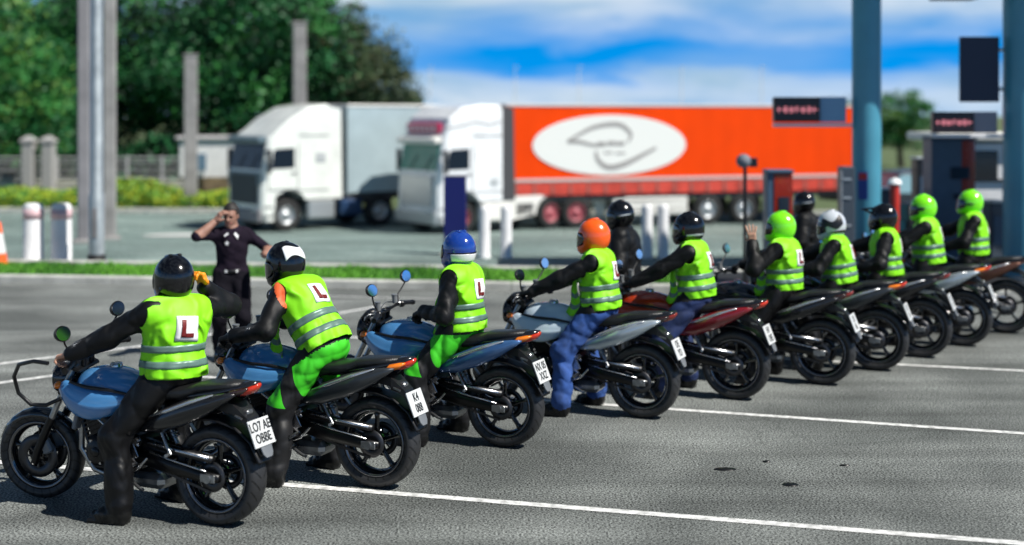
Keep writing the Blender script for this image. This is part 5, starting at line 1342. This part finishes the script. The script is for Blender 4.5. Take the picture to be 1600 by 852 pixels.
# every machine wears its own registration
def plate_mesh(src, rows):
    tilt = R(22); T = Matrix.Translation((-.302, 0, .600)) @ Euler((0, 0, R(-90))).to_matrix().to_4x4() @ Euler((R(90) - tilt, 0, 0)).to_matrix().to_4x4()
    g = MB(); g.raw([T @ Vector((sx * .108, sy * .085, sz * .003)) for sz in (-1, 1) for sy in (-1, 1) for sx in (-1, 1)], [(0, 2, 3, 1), (4, 5, 7, 6), (0, 1, 5, 4), (2, 6, 7, 3), (0, 4, 6, 2), (1, 3, 7, 5)], False); g.mi = 1
    for txt, yy in zip(rows, (.036, -.038)):
        V, Fc = text_mesh(txt, .082)
        for d in (0, .0025): g.raw([T @ Vector((v.x * .80 + d, v.y + yy, .0042 - d * .04)) for v in V], Fc, False)
    o = g.build('tmp', [WHT, INK]); me = o.data; bpy.data.objects.remove(o); return me
for b, rows in zip(bikes[1:], (('K4', '088'), ('NX 05', 'XXZ'), ('OE', 'YD'), ('HV', 'OEE'), ('LB', '06'), ('SK', '10'), ('EO', '74'), ('CE', '38'), ('WU', '21'))):
    for c in b.children:
        for d in c.children:
            if d.name.startswith('number_plate'): d.data = plate_mesh(d.data, rows)
# black loop guard on the nearest machine only
g = MB(); g.tube([(1.02, .40, .99), (1.12, .42, 1.0), (1.28, .38, .96), (1.40, .30, .86), (1.42, .24, .74), (1.36, .19, .66), (1.26, .16, .66), (1.18, .12, .70)], .013, 10)
o = g.build('loop_guard', BLK, bikes[0])
# strap-like reflector under the silver tail
HB = [mat('helmet black', (.004, .004, .005), .16, coat=.3), mat('helmet blue', (.01, .05, .30), .15, coat=1.0), mat('helmet orange', (.95, .11, .005), .25, coat=.8),
      mat('helmet lime', (.22, .88, .01), .22, coat=.8), mat('helmet silver', (.55, .58, .62), .2, coat=.9)]
WH = mat('helmet white', (.80, .80, .80), .25, coat=.6); LG = mat('helmet light grey', (.62, .66, .66), .3)
ORS = mat('orange sleeve', (.80, .13, .03), .55); GOR = mat('orange glove', (.95, .30, .01), .5, bump=.4, bscale=40)
barL = (.945, .325, 1.02); barR = (.945, -.325, 1.02)
def base(**k):
    d = dict(footL=(.60, .30, 0), footR=(.58, -.30, 0), handL=barL, handR=barR, hdirL=(.9, -.05, -.25), hdirR=(.9, .05, -.25), palmL=(.25, .1, -1), palmR=(.25, -.1, -1), thumbL=-1, thumbR=-1, curlL=(.95, 1.2, .8), curlR=(.95, 1.2, .8), lean=.16, hip=(.36, 0, .90))
    d.update(k); return d
RD = [
 (base(yaw=-.42, lean=.02, roll=.02, handL=(.945, .34, 1.02), handR=(.31, -.25, 1.425), elbowR=(-.2, -1.0, -.85), hdirR=(.15, .3, .9), palmR=(.2, .9, -.1), curlR=(.9, 1.1, .6), hyaw=-.5, hpitch=.12, footL=(.62, .27, 0), kneeL=(1, .5, .3), fold_=0),
  dict(vest=True, helmet=dict(m=HB[0]), torso=.92, gloveL=SKIN, gloveR=GOR, seed=1, ptilt=.08, bulk=1.03),
  'rider in a plain black helmet raising an orange glove to the head'),
 (base(lean=.60, yaw=-.10, hip=(.40, 0, .925), hpitch=.30, hyaw=.15, footL=(.70, .28, 0), kneeL=(1, .25, .45)),
  dict(vest=True, helmet=dict(m=HB[0], stripes=((2.1, 3.9, .15, .75, WH, 'wave'),)), trousers=LIME, seed=2, torso=1.05, flap=.17, knee=True, sleeve=True, ptilt=.1),
  'rider leaning forward, black helmet with white markings'),
 (base(lean=.06, yaw=-.02, hip=(.36, 0, .88), handL=(.62, .17, 1.02), handR=(.62, -.15, 1.02), hdirL=(.8, -.4, -.4), hdirR=(.8, .4, -.4), elbowL=(-.6, .7, -.9), hyaw=-.35, hpitch=.05, footL=(.66, .28, 0)),
  dict(vest=True, helmet=dict(m=HB[1], stripes=((1.9, 4.4, -.52, -.12, WH, None), (1.7, 4.6, -.10, -.04, BLK, None))), trousers=LIME, seed=3, flap=.07, knee=True, torso=.93),
  'rider sitting upright in a glossy blue helmet with a white band'),
 (base(lean=.10, yaw=.05, hip=(.38, 0, .90), hpitch=.16, footL=(.70, .26, 0), kneeL=(1, .3, .5)),
  dict(vest=True, helmet=dict(m=HB[2]), trousers=JEAN, seed=4, flap=.13, torso=.93), 'rider in an orange helmet and blue jeans'),
 (base(lean=.12, yaw=.08, hip=(.36, 0, .90), hpitch=.12, handL=(.88, .30, 1.02)),
  dict(vest=True, helmet=dict(m=HB[0], stripes=((1.7, 3.2, -.42, -.30, SLV, None),)), trousers=mat('dark denim', (.010, .026, .10), .8, noise=.5, nscale=9, bump=1.2, bscale=7, ridged=True), seed=5, flap=.11, torso=.94), 'rider in a black helmet with thin silver trim and blue trousers'),
 (base(lean=.05, yaw=-.1, hip=(.36, 0, .885), handL=(.62, .20, 1.32), hdirL=(.10, .05, 1), palmL=(.2, -1, 0), curlL=(.12, .1, .08), spread=.26, elbowL=(.2, .6, -1), hyaw=.0, hpitch=.06, thumbL=1),
  dict(vest=True, helmet=dict(m=HB[3]), gloveL=SKIN, flap=.14, seed=6, torso=.88), 'rider in a plain lime helmet holding up a bare hand'),
 (base(lean=.14, yaw=.1, hip=(.36, 0, .86), hpitch=.2, hyaw=.12, handL=(.80, .26, .98)),
  dict(vest=True, helmet=dict(m=HB[4], stripes=((.9, 2.6, -.05, .55, BLK, 'wave'), (1.2, 3.4, -.55, -.35, BLK, 'taper'))), seed=7, torso=.86), 'rider in a silver white helmet with black graphics'),
 (base(lean=.03, yaw=.16, hip=(.36, 0, .86), hpitch=.0, hyaw=-.1, handL=(.62, .22, .93), hdirL=(.8, -.2, -.4), elbowL=(-.7, .8, -.6)),
  dict(vest=True, helmet=dict(m=HB[0], peak=True), seed=8, torso=.89), 'rider in a black helmet with a peak, fourth bike from the right edge side'),
 (base(lean=.09, yaw=.06, hip=(.36, 0, .90), hpitch=.16, hyaw=.15, handL=(.84, .30, 1.0)),
  dict(vest=True, helmet=dict(m=HB[3], stripes=((.95, 1.8, -.1, .22, BLK, 'taper'),)), seed=9, torso=.93), 'rider in a lime helmet with a black side flash'),
 (base(lean=.04, yaw=.16, hip=(.36, 0, .91), hpitch=.05, hyaw=.05, handL=(.70, .26, 1.0), elbowL=(-.8, .7, -.7)),
  dict(vest=True, helmet=dict(m=HB[3], stripes=((.95, 2.0, -.12, .08, BLK, 'taper'),)), seed=10, torso=.91), 'rider in lime helmet nearest the right edge, in front of the toll booth')]
RD[7] = (RD[7][0], RD[7][1], 'rider in a black helmet with a peak, in front of the left teal column')
for i, (pose, look, lb) in enumerate(RD):
    o, info = build_person(pose, look, MB_[i]); tag(o, lb, 'person', 'learner riders in lime vests')
    T, Tm = info['T'], info['Tm']
    if look.get('sleeve'):
        me = o.data; me.materials.append(ORS); cen = np.array([p.center[:] for p in me.polygons]); mi = np.array([p.material_index for p in me.polygons])
        sh = T(-.0, .20, .40); dd = cen - sh; r_ = np.linalg.norm(dd, axis=1); back = -(dd @ Tm[:, 0])
        mi[(mi == 0) & (r_ < .135) & (back > .018) & (cen[:, 1] > .12)] = len(me.materials) - 1
        me.materials.append(WH); el = T(.18, .30, .30); dd = cen - el; mi[(mi == 0) & (np.linalg.norm(dd, axis=1) < .075) & (cen[:, 1] > .2)] = len(me.materials) - 1
        me.polygons.foreach_set('material_index', mi.astype(np.int32))

# two people in black standing ahead of the row, helmets on, no vests
for (px, D, sc, rz, hl, lb) in ((975, 13.6, .975, 168, 1.06, 'person all in black standing right behind the rider in the orange helmet'), (1261, 16.6, .93, 160, 1.0, 'person all in black standing between the lime and the silver white helmets')):
    Ms = Matrix.Translation(((px - 800) / F_PX * D, D, 0)) @ Matrix.Rotation(R(rz), 4, 'Z') @ Matrix.Scale(sc, 4)
    ps = dict(hip=(0, 0, .93), lean=.04, footL=(.02, .14, 0), footR=(0, -.13, 0), kneeL=(1, .1, 0), kneeR=(1, -.1, 0), handL=(.22, .12, 1.12), handR=(.24, -.10, 1.10), elbowL=(-.6, .7, -.5), elbowR=(-.6, -.7, -.5), hpitch=.16, hyaw=.1)
    o, _ = build_person(ps, dict(seed=30 + int(D), helmet=dict(m=HB[0], stripes=((1.4, 2.6, .05, .12, LG, 'taper'),)), arm=1.6, bulk=1.34, neckm=JKT), Ms); tag(o, lb, 'person')
# ---------------------------------------------------------------- the instructor on foot, facing the riders
op = at(362, 180 + 2.55 * 150)
POLO = mat('dark polo shirt', (.016, .011, .020), .9, spec=.1, bump=.5, bscale=14, noise=.3, nscale=6); DTR = mat('dark trousers', (.009, .008, .012), .9, spec=.1, bump=.4, bscale=16)
Mo = Matrix.Translation((op.x, op.y, 0)) @ Matrix.Rotation(R(-80), 4, 'Z') @ Matrix.Scale(.955, 4)
pose = dict(hip=(0, 0, .93), lean=.03, yaw=0, footL=(.03, .13, 0), footR=(.0, -.13, 0), kneeL=(1, .1, 0), kneeR=(1, -.1, 0),
            handR=(.12, -.17, 1.52), elbowR=(.1, -.8, -1.2), hdirR=(.1, .5, .7), palmR=(-.3, .9, 0), curlR=(.4, .5, .3),
            handL=(.30, .36, 1.17), elbowL=(-.3, .9, -.6), hdirL=(.7, .5, -.1), palmL=(0, 0, -1), curlL=(.5, .6, .4), hyaw=-.35, hpitch=.15)
look = dict(jacket=POLO, trousers=DTR, glove=mat('tanned skin', ()), long=False, seed=20, fold=.006, jhem=.05, neckm=mat('tanned skin', ()), arm=.82, bulk=.92, baggy=1.12)
o, info = build_person(pose, look, Mo); tag(o, 'instructor on foot in a dark short sleeved polo with one elbow raised', 'person')
hc, Hm, T, Tm = info['hc'], info['Hm'], info['T'], info['Tm']
pr = [(ell(hc + Hm @ np.array((-.018, 0, .045)), (.098, .083, .104), Hm), .03)]
cut = [(rbox(hc + Hm @ np.array((.14, 0, -.03)), (.12, .12, .115), .02, Hm), -.001), (rbox(hc + Hm @ np.array((.0, 0, -.12)), (.2, .2, .08), .01, Hm), -.001)]
D, lo, h = sdf_grid(pr + cut, .006, folds(.003, 3, 3)); v, f = surface(D, lo, h); mesh_from('hair', v, f, HAIR, o)
# belt, collar, badge
tv = [(ell(T(0, 0, .02), (.135, .17, .13), Tm), .06), (ell(T(.0, 0, .17), (.122, .155, .17), Tm), .08), (ell(T(-.002, 0, .34), (.130, .178, .18), Tm), .08), (seg(T(-.008, -.125, .435), T(-.008, .125, .435), .078, .078), .06)]
def ring_band(u0, hh, off, name, m):
    A = 48; V2 = []; F2 = []; th = np.linspace(0, 2 * PI, A, endpoint=False)
    for du in (-hh, 0, hh):
        Dn = -(np.cos(th)[:, None] * Tm[:, 0] + np.sin(th)[:, None] * Tm[:, 1]); O = T(0, 0, u0 + du) - Dn * .42; V2.append(raycast(tv, O, Dn, off, .42))
    for j in range(2):
        for k in range(A): F2.append((j * A + k, j * A + (k + 1) % A, (j + 1) * A + (k + 1) % A, (j + 1) * A + k))
    q = mesh_from(name, np.concatenate(V2), F2, m, o); s = q.modifiers.new('s', 'SOLIDIFY'); s.thickness = .006; return q
belt = ring_band(.055, .020, .010, 'belt', mat('belt', (.004, .004, .005), .4))
def fpatch(pts, off, name, m, par):
    O = np.array([T(.42, l, u) for l, u in pts]); Dn = np.tile(-Tm[:, 0], (len(O), 1)); p = raycast(tv, O, Dn, off, .42)
    q = mesh_from(name, p, [tuple(range(len(pts)))], m, par, False); s = q.modifiers.new('s', 'SOLIDIFY'); s.thickness = .004; return q
WB = mat('badge white', (.8, .8, .8), .4)
fpatch([(-.05 + .03 * (1 if k % 2 == 0 else .45) * math.cos(PI / 2 + k * PI / 5), .36 + .03 * (1 if k % 2 == 0 else .45) * math.sin(PI / 2 + k * PI / 5)) for k in range(10)], .010, 'badge', WB, o)
fpatch([(-.075, .045), (-.045, .045), (-.045, .072), (-.075, .072)], .018, 'buckle', WB, belt); fpatch([(.055, .045), (.075, .045), (.075, .075), (.055, .075)], .018, 'buckle', WB, belt)
for s, w in ((1, .024), (-1, .014)):
    fpatch([(s * .045, .475), (s * .085, .44), (s * .075, .40 if s > 0 else .43), (s * .03, .455)], .012, 'collar_trim', WB, o)
